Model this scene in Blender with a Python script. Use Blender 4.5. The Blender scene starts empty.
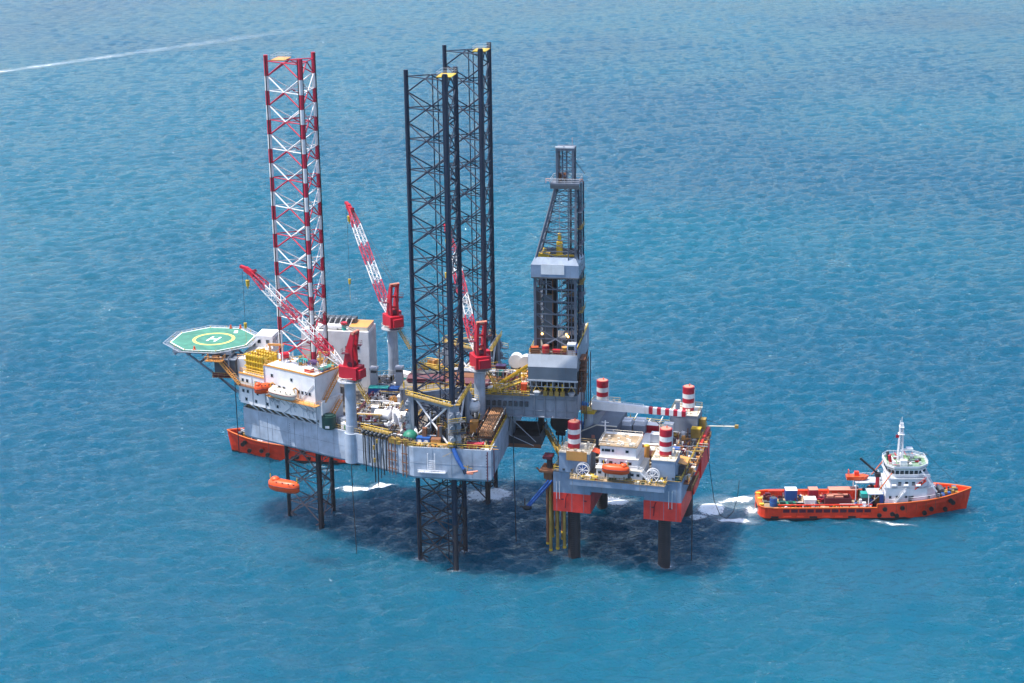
import bpy, math, random
from mathutils import Vector, Matrix
random.seed(7)
R = math.radians
sc = bpy.context.scene
C = sc.collection

# ---------------------------------------------------------------- camera
cam_d = bpy.data.cameras.new('camera')
cam_d.sensor_width = 36.0
cam_d.lens = 1740.0 / 1024.0 * 36.0
cam_d.clip_start = 1.0
cam_d.clip_end = 90000.0
cam_o = bpy.data.objects.new('camera', cam_d)
C.objects.link(cam_o)
tilt, roll, yaw = R(17.044), R(-0.71), R(9.8)
fw = Vector((-math.sin(yaw) * math.cos(tilt), math.cos(yaw) * math.cos(tilt), -math.sin(tilt)))
rt0 = Vector((math.cos(yaw), math.sin(yaw), 0))
up0 = rt0.cross(fw)
rt = rt0 * math.cos(roll) + up0 * math.sin(roll)
up = -rt0 * math.sin(roll) + up0 * math.cos(roll)
m3 = Matrix((rt, up, -fw)).transposed()
cam_o.matrix_world = Matrix.Translation((82.54, -402.63, 175.0)) @ m3.to_4x4()
sc.camera = cam_o

# ---------------------------------------------------------------- sky, sun, exposure
SUN_EL, SUN_AZ = 67.0, -166.0       # azimuth measured from +X, anticlockwise
sd = Vector((math.cos(R(SUN_EL)) * math.cos(R(SUN_AZ)), math.cos(R(SUN_EL)) * math.sin(R(SUN_AZ)), math.sin(R(SUN_EL))))
w = bpy.data.worlds.new('World'); sc.world = w; w.use_nodes = True
wn = w.node_tree; wn.nodes.clear()
sky = wn.nodes.new('ShaderNodeTexSky'); sky.sky_type = 'NISHITA'; sky.sun_disc = False
sky.sun_elevation = R(SUN_EL); sky.sun_rotation = R(90.0 - SUN_AZ)
sky.air_density = 1.0; sky.dust_density = 2.2; sky.ozone_density = 3.0; sky.altitude = 0
bg = wn.nodes.new('ShaderNodeBackground'); bg.inputs[1].default_value = 0.15
wo = wn.nodes.new('ShaderNodeOutputWorld')
wn.links.new(sky.outputs[0], bg.inputs[0]); wn.links.new(bg.outputs[0], wo.inputs[0])
sl = bpy.data.lights.new('sun', 'SUN'); sl.energy = 3.6; sl.angle = R(0.55); sl.color = (1.0, 0.955, 0.89)
so = bpy.data.objects.new('sun', sl); C.objects.link(so)
so.rotation_euler = sd.to_track_quat('Z', 'Y').to_euler(); so.location = (60, -60, 300)
vs = sc.view_settings
vs.view_transform = 'Standard'; vs.look = 'None'; vs.gamma = 1.0; vs.use_curve_mapping = False; vs.exposure = 0.93

# ---------------------------------------------------------------- mesh helpers
TINY = {'draught_mark','pipe_clamp','weld_seam','fitting','roof_fitting','reel_hub','valve_bank','wall_fitting','winch_gear','windlass','wall_pipe'}
class MB:
    def __init__(s): s.v = []; s.f = []; s.m = []; s.s = []
    def add(s, vs_, fs_, m=0, sm=False):
        o = len(s.v); s.v.extend([tuple(p) for p in vs_])
        for f in fs_:
            s.f.append(tuple(o + i for i in f)); s.m.append(m); s.s.append(sm)
        return s
    def b(s, x0, x1, y0, y1, z0, z1, m=0, mt=None):
        vs_ = [(x0,y0,z0),(x1,y0,z0),(x1,y1,z0),(x0,y1,z0),(x0,y0,z1),(x1,y0,z1),(x1,y1,z1),(x0,y1,z1)]
        s.add(vs_, [(0,3,2,1),(0,1,5,4),(1,2,6,5),(2,3,7,6),(3,0,4,7)], m)
        s.add(vs_[4:], [(0,1,2,3)], m if mt is None else mt); return s
    def prism(s, poly, z0, z1, m=0, mt=None, top=None):
        n = len(poly); t = top or poly
        vs_ = [(p[0],p[1],z0) for p in poly] + [(p[0],p[1],z1) for p in t]
        s.add(vs_, [(i,(i+1)%n,n+(i+1)%n,n+i) for i in range(n)], m)
        s.add(vs_[:n], [tuple(range(n))[::-1]], m); s.add(vs_[n:], [tuple(range(n))], m if mt is None else mt)
        return s
    def tube(s, p, q, r, n=6, m=0, r2=None, sm=None, caps=True):
        p = Vector(p); q = Vector(q); d = (q - p)
        if d.length < 1e-6: return s
        d.normalize(); a = Vector((0,0,1)) if abs(d.z) < .95 else Vector((1,0,0))
        x = d.cross(a).normalized(); y = d.cross(x); r2 = r if r2 is None else r2
        ring = [(x*math.cos(2*math.pi*i/n) + y*math.sin(2*math.pi*i/n)) for i in range(n)]
        A = [p + k*r for k in ring]; B = [q + k*r2 for k in ring]
        s.add(A + B, [(i,n+i,n+(i+1)%n,(i+1)%n) for i in range(n)], m, (n >= 8) if sm is None else sm)
        if caps: s.add(A, [tuple(range(n))], m); s.add(B, [tuple(range(n))[::-1]], m)
        return s
    def cyl(s, x, y, z0, z1, r, n=12, m=0, r2=None, mt=None):
        s.tube((x,y,z0), (x,y,z1), r, n, m, r2)
        if mt is not None: s.m[-1] = mt
        return s
    def beam(s, p, q, w_, h, m=0):
        p = Vector(p); q = Vector(q); d = (q-p).normalized()
        a = Vector((0,0,1)) if abs(d.z) < .98 else Vector((0,1,0))
        x = d.cross(a).normalized()*w_/2; y = x.normalized().cross(d)*h/2
        vs_ = [p-x-y,p+x-y,p+x+y,p-x+y,q-x-y,q+x-y,q+x+y,q-x+y]
        s.add(vs_, [(0,3,2,1)[::-1],(4,5,6,7)[::-1],(0,1,5,4)[::-1],(1,2,6,5)[::-1],(2,3,7,6)[::-1],(3,0,4,7)[::-1]], m); return s
    def path(s, pts, r, n=6, m=0):
        for a, b in zip(pts[:-1], pts[1:]): s.tube(a, b, r, n, m, sm=True)
        return s
    def sph(s, c, r, n=12, k=8, m=0, sx=1, sy=1, sz=1, z0=-1.0):
        c = Vector(c); vs_ = []; fs_ = []
        for j in range(k+1):
            lo = math.asin(max(-1, z0)); t = lo + (math.pi/2-lo)*j/k
            for i in range(n):
                a = 2*math.pi*i/n
                vs_.append((c.x+r*sx*math.cos(t)*math.cos(a), c.y+r*sy*math.cos(t)*math.sin(a), c.z+r*sz*math.sin(t)))
        for j in range(k):
            for i in range(n):
                fs_.append((j*n+i, j*n+(i+1)%n, (j+1)*n+(i+1)%n, (j+1)*n+i))
        s.add(vs_, fs_, m, True); return s
    def rail(s, pts, h=1.1, step=1.7, r=.05, m=0, closed=False, mid=True):
        pts = [Vector(p) for p in pts]
        if closed: pts = pts + [pts[0]]
        for a, b in zip(pts[:-1], pts[1:]):
            n = max(1, int(round((b-a).length/step)))
            for i in range(n+1):
                p = a.lerp(b, i/n); s.tube(p, p+Vector((0,0,h)), r*.85, 4, m, caps=False)
            s.tube(a+Vector((0,0,h)), b+Vector((0,0,h)), r, 4, m, caps=False)
            if mid: s.tube(a+Vector((0,0,h*.52)), b+Vector((0,0,h*.52)), r*.8, 4, m, caps=False)
        return s
    def stair(s, p, q, w_=.9, m=0, mr=None):
        p = Vector(p); q = Vector(q); d = q-p; h = Vector((d.x,d.y,0)); x = Vector((-h.y,h.x,0)).normalized()*w_/2
        mr = m if mr is None else mr
        for sg in (-1,1):
            s.beam(p+x*sg, q+x*sg, .12, .3, m)
            s.tube(p+x*sg+Vector((0,0,1)), q+x*sg+Vector((0,0,1)), .05, 4, mr)
            for i in range(5):
                c = p.lerp(q, i/4)+x*sg; s.tube(c, c+Vector((0,0,1)), .04, 4, mr)
        n = max(2, int(abs(d.z)/.35))
        for i in range(n):
            c = p.lerp(q, (i+.5)/n); s.beam(c-x, c+x, .28, .05, m)
        return s
    def mesh(s, name, mats):
        me = bpy.data.meshes.new(name); me.from_pydata(s.v, [], s.f)
        for mt in (mats if isinstance(mats, (list,tuple)) else [mats]): me.materials.append(mt)
        me.polygons.foreach_set('material_index', s.m); me.polygons.foreach_set('use_smooth', s.s)
        me.update(); return me
    def obj(s, name, mats, parent=None, loc=(0,0,0), rz=0.0):
        o = link(name, s.mesh(name, mats), parent, loc, rz)
        if parent is not None and name in TINY: o['kind'] = 'stuff'
        return o
def link(name, me, parent=None, loc=(0,0,0), rz=0.0):
    o = bpy.data.objects.new(name, me); C.objects.link(o); o.parent = parent
    o.location = loc; o.rotation_euler = (0,0,rz); return o
def tag(o, label, cat, group=None, kind=None):
    if label: o['label'] = label
    if cat: o['category'] = cat
    if group: o['group'] = group
    if kind: o['kind'] = kind
    return o
def thing(name, label, cat, loc=(0,0,0), rz=0.0, group=None):
    o = bpy.data.objects.new(name, None); C.objects.link(o); o.empty_display_size = .5
    o.location = loc; o.rotation_euler = (0,0,rz); return tag(o, label, cat, group)

# ---------------------------------------------------------------- materials
def srgb(r, g, b):
    f = lambda c: ((c/255+.055)/1.055)**2.4 if c/255 > .04045 else c/255/12.92
    return (f(r), f(g), f(b))
def paint(name, col, rough=.5, metal=0.0, var=.18, dirt=.3, dcol=(.13,.085,.05), scale=.35, streak=True, spec=.4):
    m = bpy.data.materials.new(name); m.use_nodes = True; nt = m.node_tree; N = nt.nodes; L = nt.links
    p = N['Principled BSDF']; p.inputs['Roughness'].default_value = rough; p.inputs['Metallic'].default_value = metal
    p.inputs['Specular IOR Level'].default_value = spec
    g = N.new('ShaderNodeNewGeometry'); mp = N.new('ShaderNodeMapping')
    mp.inputs['Scale'].default_value = (1,1,(.16 if streak is True else streak) if streak else 1)
    L.new(g.outputs['Position'], mp.inputs[0])
    n1 = N.new('ShaderNodeTexNoise'); n1.inputs['Scale'].default_value = scale*2.2; n1.inputs['Detail'].default_value = 8; n1.inputs['Roughness'].default_value = .68
    L.new(mp.outputs[0], n1.inputs['Vector'])
    n2 = N.new('ShaderNodeTexNoise'); n2.inputs['Scale'].default_value = scale*.6; n2.inputs['Detail'].default_value = 4
    L.new(g.outputs['Position'], n2.inputs['Vector'])
    r1 = N.new('ShaderNodeMapRange'); r1.inputs[1].default_value = .54; r1.inputs[2].default_value = .8; r1.inputs[4].default_value = dirt
    L.new(n1.outputs[0], r1.inputs[0])
    r2 = N.new('ShaderNodeMapRange'); r2.inputs[1].default_value = .3; r2.inputs[2].default_value = .7; r2.inputs[3].default_value = 1-var; r2.inputs[4].default_value = 1+var*.5
    L.new(n2.outputs[0], r2.inputs[0])
    vm = N.new('ShaderNodeVectorMath'); vm.operation = 'SCALE'; vm.inputs[0].default_value = col
    L.new(r2.outputs[0], vm.inputs['Scale'])
    mx = N.new('ShaderNodeMix'); mx.data_type = 'RGBA'; L.new(r1.outputs[0], mx.inputs[0])
    L.new(vm.outputs[0], mx.inputs[6]); mx.inputs[7].default_value = (*dcol, 1)
    L.new(mx.outputs[2], p.inputs['Base Color'])
    return m
M = {}
def P(key, col, **k): M[key] = paint(key, col, **k)
P('hull_grey', (.35,.41,.50), dirt=.5, dcol=(.15,.11,.09), var=.25, scale=.7, streak=.06, rough=.55)
P('steel_grey', (.25,.28,.335), dirt=.35, var=.25)
P('light_grey', (.42,.45,.50), dirt=.25)
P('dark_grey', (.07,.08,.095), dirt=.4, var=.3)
P('black', (.018,.018,.022), dirt=.2, rough=.6)
P('deck', (.17,.155,.14), dirt=.7, dcol=(.09,.06,.04), var=.45, scale=.7, streak=False, rough=.8)
P('deck_tan', (.36,.26,.16), dirt=.6, dcol=(.16,.10,.06), var=.35, scale=.6, streak=False, rough=.8)
P('white', (.72,.72,.74), dirt=.3, dcol=(.36,.27,.19), var=.12, scale=.8, streak=.07)
P('cream', (.66,.60,.50), dirt=.3, dcol=(.3,.2,.12))
P('roof_white', (.78,.76,.73), dirt=.3, dcol=(.42,.34,.26), streak=False, var=.12)
P('red', (.38,.01,.03), scale=1.0, dirt=.45, dcol=(.12,.02,.02), var=.15)
P('crane_red', (.46,.012,.03), dirt=.22, dcol=(.16,.02,.025), var=.15)
P('leg_red', (.50,.018,.05), scale=.9, dirt=.45, dcol=(.22,.05,.05))
P('leg_white', (.72,.70,.70), scale=.9, dirt=.5, dcol=(.35,.22,.16))
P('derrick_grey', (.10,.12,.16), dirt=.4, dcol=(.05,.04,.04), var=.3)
P('storm_grey', (.12,.15,.19), dirt=.35, var=.2)
P('navy', (.014,.024,.05), dirt=.3, dcol=(.06,.045,.045), rough=.45)
P('rusty_dark', (.045,.04,.045), dirt=.8, dcol=(.13,.06,.045), scale=.6, rough=.75)
P('weathered', (.20,.15,.15), dirt=.7, dcol=(.08,.05,.05), scale=.8, rough=.8)
P('rust', (.20,.085,.045), dirt=.6, dcol=(.06,.03,.02), scale=.9, rough=.85)
P('pod_red', (.76,.05,.035), dirt=.6, dcol=(.2,.04,.03), rough=.5, scale=.7, streak=.07)
P('pod_blue', (.21,.28,.39), dirt=.55, dcol=(.11,.08,.07), scale=.7, streak=.06, rough=.55)
P('ship_red', (.78,.05,.014), dirt=.5, dcol=(.2,.03,.02), scale=.9, streak=.1, rough=.45)
P('ship_orange', (.70,.14,.02), dirt=.3, dcol=(.3,.06,.02))
P('orange', (.72,.085,.015), dirt=.15, dcol=(.35,.05,.02), var=.1, rough=.4)
P('amber', (.66,.30,.08), dirt=.35, dcol=(.3,.12,.04))
P('yellow', (.62,.40,.03), dirt=.45, dcol=(.2,.12,.04), var=.25, scale=.8)
P('mustard', (.34,.22,.05), dirt=.6, dcol=(.10,.07,.04), var=.3, scale=.8)
P('green', (.02,.20,.13), dirt=.25, dcol=(.02,.06,.05))
P('dark_green', (.015,.06,.05), dirt=.2)
P('teal', (.02,.30,.27), dirt=.2, dcol=(.05,.1,.1))
P('blue', (.02,.09,.32), dirt=.25, dcol=(.03,.04,.08))
P('bright_blue', (.02,.19,.50), dirt=.2, dcol=(.02,.06,.15))
P('maroon', (.11,.015,.03), dirt=.4, dcol=(.05,.03,.03))
P('pipe_tan', (.42,.22,.11), dirt=.5, dcol=(.2,.09,.05), scale=1.2)
P('pink', (.55,.22,.15), dirt=.3)
P('purple', (.10,.05,.14), dirt=.3)
P('heli_green', (.06,.215,.155), dirt=.45, dcol=(.06,.2,.15), var=.3, scale=1.0, streak=False, rough=.7)
P('line_white', (.80,.80,.78), dirt=.25, dcol=(.4,.45,.4), var=.06, streak=False)
P('line_yellow', (.72,.68,.14), dirt=.25, dcol=(.4,.4,.15), var=.06, streak=False)
P('bridge_green', (.15,.27,.15), dirt=.35, dcol=(.12,.2,.1), streak=False)
P('glass', (.012,.016,.022), dirt=0, var=.1, rough=.08, spec=.8)
P('cable', (.03,.03,.035), dirt=.2)
P('rubber', (.012,.011,.012), dirt=.15, rough=.8)
lampm = bpy.data.materials.new('lamp'); lampm.use_nodes = True
_p = lampm.node_tree.nodes['Principled BSDF']; _p.inputs['Base Color'].default_value = (.9,.5,.15,1)
_p.inputs['Emission Color'].default_value = (1,.5,.12,1); _p.inputs['Emission Strength'].default_value = 6
M['lamp'] = lampm

# ---------------------------------------------------------------- sea
import numpy as np
def sea_material():
    m = bpy.data.materials.new('sea_water'); m.use_nodes = True; nt = m.node_tree; N = nt.nodes; L = nt.links
    p = N['Principled BSDF']; p.inputs['Roughness'].default_value = .06; p.inputs['IOR'].default_value = 1.333; p.inputs['Specular IOR Level'].default_value = .43
    p.subsurface_method = 'BURLEY'; p.inputs['Subsurface Weight'].default_value = SSS_W
    p.inputs['Subsurface Radius'].default_value = (1,1,1); p.inputs['Subsurface Scale'].default_value = 14.0
    g = N.new('ShaderNodeNewGeometry')
    def noise(scale, detail, rough, sx=1.0, sy=1.0, rot=0.0, off=(0,0,0)):
        mp = N.new('ShaderNodeMapping'); mp.inputs['Location'].default_value = off; mp.inputs['Scale'].default_value = (sx,sy,1); mp.inputs['Rotation'].default_value = (0,0,rot)
        L.new(g.outputs['Position'], mp.inputs[0])
        n = N.new('ShaderNodeTexNoise'); n.inputs['Scale'].default_value = scale; n.inputs['Detail'].default_value = detail
        n.inputs['Roughness'].default_value = rough; L.new(mp.outputs[0], n.inputs['Vector']); return n.outputs[0]
    rip = noise(1.1, 3, .65, .55, 1.35, R(-8))
    bp = N.new('ShaderNodeBump'); bp.inputs['Strength'].default_value = 1.0; bp.inputs['Distance'].default_value = 1.0
    L.new(rip, bp.inputs['Height']); L.new(bp.outputs[0], p.inputs['Normal'])
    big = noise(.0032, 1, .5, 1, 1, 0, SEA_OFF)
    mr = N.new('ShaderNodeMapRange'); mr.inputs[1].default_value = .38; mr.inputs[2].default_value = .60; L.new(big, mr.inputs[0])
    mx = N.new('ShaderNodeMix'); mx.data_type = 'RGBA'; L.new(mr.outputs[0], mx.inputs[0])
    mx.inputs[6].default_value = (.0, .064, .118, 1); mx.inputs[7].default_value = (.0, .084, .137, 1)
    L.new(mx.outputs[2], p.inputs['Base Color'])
    return m
SSS_W = 1.0; SEA_OFF = (500, -1500, 300)  # offset picked to paint brightness falloff into water colour: darker foreground, lighter mid-distance
def spread(segs):
    out = [segs[0][0]]
    for a, b, st in segs:
        n_ = max(1, int(round((b-a)/st))); out += [a+(b-a)*k/n_ for k in range(1, n_+1)]
    return np.array(out)
ax = spread([(-40000,-9000,15500),(-9000,-1500,2500),(-1500,-640,430),(-640,-330,3.2),(-330,-170,1.7),(-170,170,.85),(170,330,1.7),(330,640,3.2),(640,1500,430),(1500,9000,2500),(9000,40000,15500)])
_y = [300.0]
while _y[-1] < 2500: _y.append(_y[-1] + .7*(_y[-1]/330.0)**.95)
ay = np.concatenate([spread([(-40000,-3000,12000),(-3000,160,790),(160,296,3.5)]), np.array(_y), spread([(2600,5000,300),(5000,40000,8750)])])
GX, GY = np.meshgrid(ax, ay)
rs = np.random.RandomState(11)
Z = np.zeros_like(GX); fade = np.clip(1-np.maximum(np.abs(GX)-560,0)/80,0,1)*np.clip((GY-150)/60,0,1)*np.clip((2600-GY)/500,0,1)
dxl = np.gradient(ax)[None,:]; dyl = np.gradient(ay)[:,None]; res = np.maximum(dxl,dyl)
NW = 56
for k in range(NW):
    lam = 2.0*(15.0/2.0)**(rs.rand()**1.15); th = math.pi/2 + R(10) + rs.randn()*R(27)
    kx, ky = 2*math.pi/lam*math.cos(th), 2*math.pi/lam*math.sin(th)
    amp = (.10 if lam < 6 else .062)*lam/(2*math.pi)*(1.0 if lam < 8 else 8/lam)
    ok = np.clip((lam/res-2.0)/1.6,0,1)
    ph = kx*GX+ky*GY+rs.rand()*2*math.pi + .9*np.sin(.021*GX+.017*GY*(1+.3*rs.rand())+rs.rand()*6)
    Z += ok*amp*(np.sin(ph)-.25*np.cos(2*ph))
grp = .86+.14*np.sin(.031*GX+.9*np.sin(.013*GY))*np.sin(.027*GY+1.1*np.sin(.017*GX))
Z *= fade*grp
WX = 82.54 + GX*math.cos(yaw) - GY*math.sin(yaw); WY = -402.63 + GX*math.sin(yaw) + GY*math.cos(yaw)
nY, nX = GX.shape
co = np.stack([WX,WY,Z],-1).reshape(-1,3).astype(np.float32)
ii = np.arange(nY*nX).reshape(nY,nX); quads = np.stack([ii[:-1,:-1],ii[:-1,1:],ii[1:,1:],ii[1:,:-1]],-1).reshape(-1,4).astype(np.int32)
sme = bpy.data.meshes.new('sea'); sme.vertices.add(len(co)); sme.vertices.foreach_set('co', co.ravel())
sme.loops.add(quads.size); sme.loops.foreach_set('vertex_index', quads.ravel()); sme.polygons.add(len(quads))
sme.polygons.foreach_set('loop_start', np.arange(0,quads.size,4,dtype=np.int32))
sme.polygons.foreach_set('use_smooth', np.ones(len(quads),dtype=bool))
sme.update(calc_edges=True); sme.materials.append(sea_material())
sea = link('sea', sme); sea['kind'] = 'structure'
def sea_z(x, y):
    dx, dy = x-82.54, y+402.63; gx = dx*math.cos(yaw)+dy*math.sin(yaw); gy = -dx*math.sin(yaw)+dy*math.cos(yaw)
    i = min(max(int(np.searchsorted(ax,gx))-1,0),nX-2); j = min(max(int(np.searchsorted(ay,gy))-1,0),nY-2)
    u_ = (gx-ax[i])/(ax[i+1]-ax[i]); v_ = (gy-ay[j])/(ay[j+1]-ay[j])
    return float(Z[j,i]*(1-u_)*(1-v_)+Z[j,i+1]*u_*(1-v_)+Z[j+1,i]*(1-u_)*v_+Z[j+1,i+1]*u_*v_)
# ================================================================ JACK-UP RIG (world axes: +x towards its stern, +y to starboard)
DK = 32.3                     # main deck height
HULL = [(13,-30.5),(13,30.5),(-5.5,30.5),(-54,8.5),(-54,-8.5),(-5.5,-30.5)]
def inset(poly, d):
    out = []; n = len(poly)
    for i in range(n):
        p0, p1, p2 = Vector(poly[i-1]), Vector(poly[i]), Vector(poly[(i+1)%n])
        a = (p1-p0).normalized(); b = (p2-p1).normalized(); na = Vector((-a.y,a.x)); nb = Vector((-b.y,b.x))
        k = (na+nb); k = k/ k.dot(na); out.append(tuple(p1 + k*d))
    return out
rig = thing('rig_hull', 'blue grey wedge shaped drilling rig hull raised above the sea on three legs', 'rig hull', (0,0,0))
mb = MB()
bil = inset(HULL, .7)
mb.prism(bil, 24.5, 25.2, 0, top=HULL); mb.prism(HULL, 25.2, DK-.004)
mb.obj('hull_shell', M['hull_grey'], rig)
MB().prism(inset(HULL, .35), DK-.3, DK+.012).obj('main_deck', M['deck'], rig)
mb = MB()                                        # gunwale lip
n = len(HULL); IN = inset(HULL, .36)
for i in range(n):
    a, b, c, d = HULL[i], HULL[(i+1)%n], IN[(i+1)%n], IN[i]
    mb.prism([a,b,c,d], DK, DK+.22)
mb.obj('gunwale', M['light_grey'], rig)
for i in range(n):                               # weld seams and stiffener lines of each side
    a, b = Vector(HULL[i]), Vector(HULL[(i+1)%n]); L_ = (b-a).length; k = int(L_/4.5); mb = MB()
    d = (b-a)/L_; o = Vector((d.y,-d.x))*.012
    for j in range(1, k):
        p = a + d*(j*L_/k + random.uniform(-.5,.5)) + o
        mb.b(p.x-.03, p.x+.03, p.y-.03, p.y+.03, 25.3, DK-.1)
    p, q = a+o, b+o
    mb.beam((p.x,p.y,28.6),(q.x,q.y,28.6), .05, .06)
    mb.obj('weld_seam', M['steel_grey'], rig)
for i in range(n):
    mb = MB(); a, b = inset(HULL,.2)[i], inset(HULL,.2)[(i+1)%n]
    mb.rail([(a[0],a[1],DK+.2),(b[0],b[1],DK+.2)], h=1.15, step=1.6, r=.055)
    mb.obj('handrail', M['yellow'] if i in (0,1,5) else M['mustard'], rig)
for (x,y) in ((12.2,-31),(13.5,-29.6)):          # corner fenders / draught pipes at the stern
    MB().tube((x,y,25),(x,y,DK),.12,8).obj('draught_pipe', M['maroon'], rig)
# pedestal bulges on the hull side
for sg in (-1,1):
    MB().cyl(-22.5, 22.2*sg, 24.9, DK+.02, 1.75, 20).obj('pedestal_casing', M['hull_grey'], rig)
# vertical pipe runs clamped to the port side
mb = MB()
sidep = lambda t, off=.35: Vector((-54+48.5*t, -8.5-22*t, 0)) + Vector((-.413,-.911,0))*off
for t in (.87,.885,.905,.945,.965):
    p = sidep(t); MB().tube((p.x,p.y,24.6),(p.x,p.y,DK+1.2),.13,8).obj('side_pipe', M['rust'], rig)
for z in (26,28.2,30.4):
    for a,b in ((.862,.912),(.938,.972)):
        p,q = sidep(a,.3), sidep(b,.3); mb.beam((p.x,p.y,z),(q.x,q.y,z),.2,.14)
mb.obj('pipe_clamp', M['rust'], rig)
# draught marks as small raised plates
mb = MB()
for x, y in ((12.98,-30.53),):
    for k in range(9): mb.b(x-1.2,x-.9,y-.005,y+.02,25.4+k*.72,25.6+k*.72)
p = sidep(.285,.012)
for k in range(12): mb.b(p.x-.06,p.x+.06,p.y-.05,p.y+.05,25.5+k*.5,25.62+k*.5)
mb.obj('draught_mark', M['dark_grey'], rig)

# ---------------------------------------------------------------- lattice legs
SIDE = 11.7; RAD = SIDE/math.sqrt(3); TOP = 118.9; BAY = 7.07; NODE0 = 114.2
CH = [Vector((RAD*math.cos(a), RAD*math.sin(a), 0)) for a in (math.pi, math.pi*5/3, math.pi/3)]
LEGS = [(-39.3,0), (0,-21.3), (0,21.3)]
cache = {}
def cached(key, fn, mat):
    k = (key, mat)
    if k not in cache: cache[k] = fn().mesh(key[0], M[mat])
    return cache[k]
def half_diag(face, side, updown):
    a, b = CH[face], CH[(face+1)%3]; c = a if side == 0 else b; mid = (a+b)/2; nrm = mid.normalized()*.12*(1 if side else -1)
    p = c.lerp(mid, .05); q = mid
    return MB().tube(p+nrm*0, q + Vector((0,0, BAY/2*updown)) + nrm*0, .165, 6, sm=True)
def horiz(face):
    a, b = CH[face], CH[(face+1)%3]
    return MB().tube(a.lerp(b,.05), b.lerp(a,.05), .135, 6, sm=True)
def plan(face):
    m_ = [(CH[i]+CH[(i+1)%3])/2 for i in range(3)]
    return MB().tube(m_[face], m_[(face+1)%3], .09, 5, sm=True)
def leg_thing(ix, label):
    x, y = LEGS[ix]; painted = ix == 0
    lg = thing('lattice_tower', label, 'rig leg', (x,y,0), 0, 'lattice legs of the drilling rig')
    # chords: tubes with a toothed rack plate; bands of the red and white leg alternate at the nodes
    for c in CH:
        mb = MB(); rk = MB()
        zs = [TOP+.3]
        if painted:
            k = 0
            while zs[-1] > 26: 
                z = NODE0 - BAY*k; zs += [z, z-BAY/2]; k += 1
            zs = [z for z in zs if z > 26] + [26, -14]
            mats = [M['leg_red'], M['leg_white'], M['rusty_dark']]
            for i, (a_, b_) in enumerate(zip(zs[:-1], zs[1:])):
                mm = 2 if a_ <= 26.01 else (i % 2)
                mb.tube((c.x,c.y,b_),(c.x,c.y,a_), .52, 12, mm, caps=(i == 0))
        else:
            mats = [M['navy'], M['rusty_dark']]
            mb.tube((c.x,c.y,12),(c.x,c.y,TOP+.3), .54, 12, 0); mb.tube((c.x,c.y,-14),(c.x,c.y,12), .54, 12, 1, caps=False)
        ch = mb.obj('chord', mats, lg)
        d = c.normalized()*.1; t = Vector((-c.y,c.x,0)).normalized()
        for sg in (-1,1):
            e = c + t*sg*.44
            pl = [tuple((e-d)[:2]), tuple((e+d)[:2]), tuple((e+d+t*sg*.24)[:2]), tuple((e-d+t*sg*.24)[:2])]
            if sg < 0: pl = pl[::-1]
            rk.prism(pl[::-1], -13, TOP+.1)
        rk.obj('rack', M['black'] if painted else M['navy'], ch)
    nb = 18; LOWM = 'weathered' if painted else 'rusty_dark'
    for k in range(nb):
        zn = NODE0 - BAY*k; zh = zn + BAY/2                      # horizontal above the chord node
        if zh < -10: break
        low = zh < 26
        for fc in range(3):
            mt = (LOWM if low else (('leg_red' if k % 2 == 0 else 'leg_white') if painted else 'navy'))
            link('horizontal_brace', cached(('horizontal_brace',fc), lambda: horiz(fc), mt), lg, (0,0,zh))
            link('plan_brace', cached(('plan_brace',fc), lambda: plan(fc), mt), lg, (0,0,zh))
            for sd_ in (0,1):
                m1 = LOWM if low else ('leg_red' if painted else 'navy')
                m2 = LOWM if low else ('leg_white' if painted else 'navy')
                link('diagonal_brace', cached(('diagonal_brace',fc,sd_,1), lambda: half_diag(fc,sd_,1), m1), lg, (0,0,zn))
                link('diagonal_brace', cached(('diagonal_brace',fc,sd_,-1), lambda: half_diag(fc,sd_,-1), m2), lg, (0,0,zn))
    # raw-water pipes running down inside the leg, small yellow service platform at the top
    for dx, dy in (() if painted else ((-.8,.5),(.3,.9))):
        mb = MB(); mb.tube((dx,dy,20 if dx < 0 else -12),(dx,dy,TOP-1.2),.14 if ix else .1,8); mb.obj('water_pipe', M['rusty_dark' if ix == 0 else 'navy'], lg)
    m_ = [(CH[i]+CH[(i+1)%3])/2 for i in range(3)]
    if painted: pc = CH[0].lerp(CH[2], .32)
    else: pc = CH[1].lerp(CH[2], .5)*.75
    pf = MB(); w_, l_ = 1.7, 2.9
    pf.b(pc.x-w_, pc.x+w_, pc.y-l_, pc.y+l_, TOP-.95, TOP-.75)
    po = pf.obj('service_platform', M['amber' if painted else 'yellow'], lg)
    MB().rail([(pc.x-w_,pc.y-l_,TOP-.75),(pc.x+w_,pc.y-l_,TOP-.75),(pc.x+w_,pc.y+l_,TOP-.75),(pc.x-w_,pc.y+l_,TOP-.75)], closed=True, r=.03).obj('handrail', M['light_grey'], po)
    return lg
leg_thing(0, 'red and white banded lattice leg rising beside the white accommodation block')
leg_thing(1, 'nearer of the two dark navy lattice legs, in front of the other')
leg_thing(2, 'farther of the two dark navy lattice legs, standing tallest in the picture')

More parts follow.
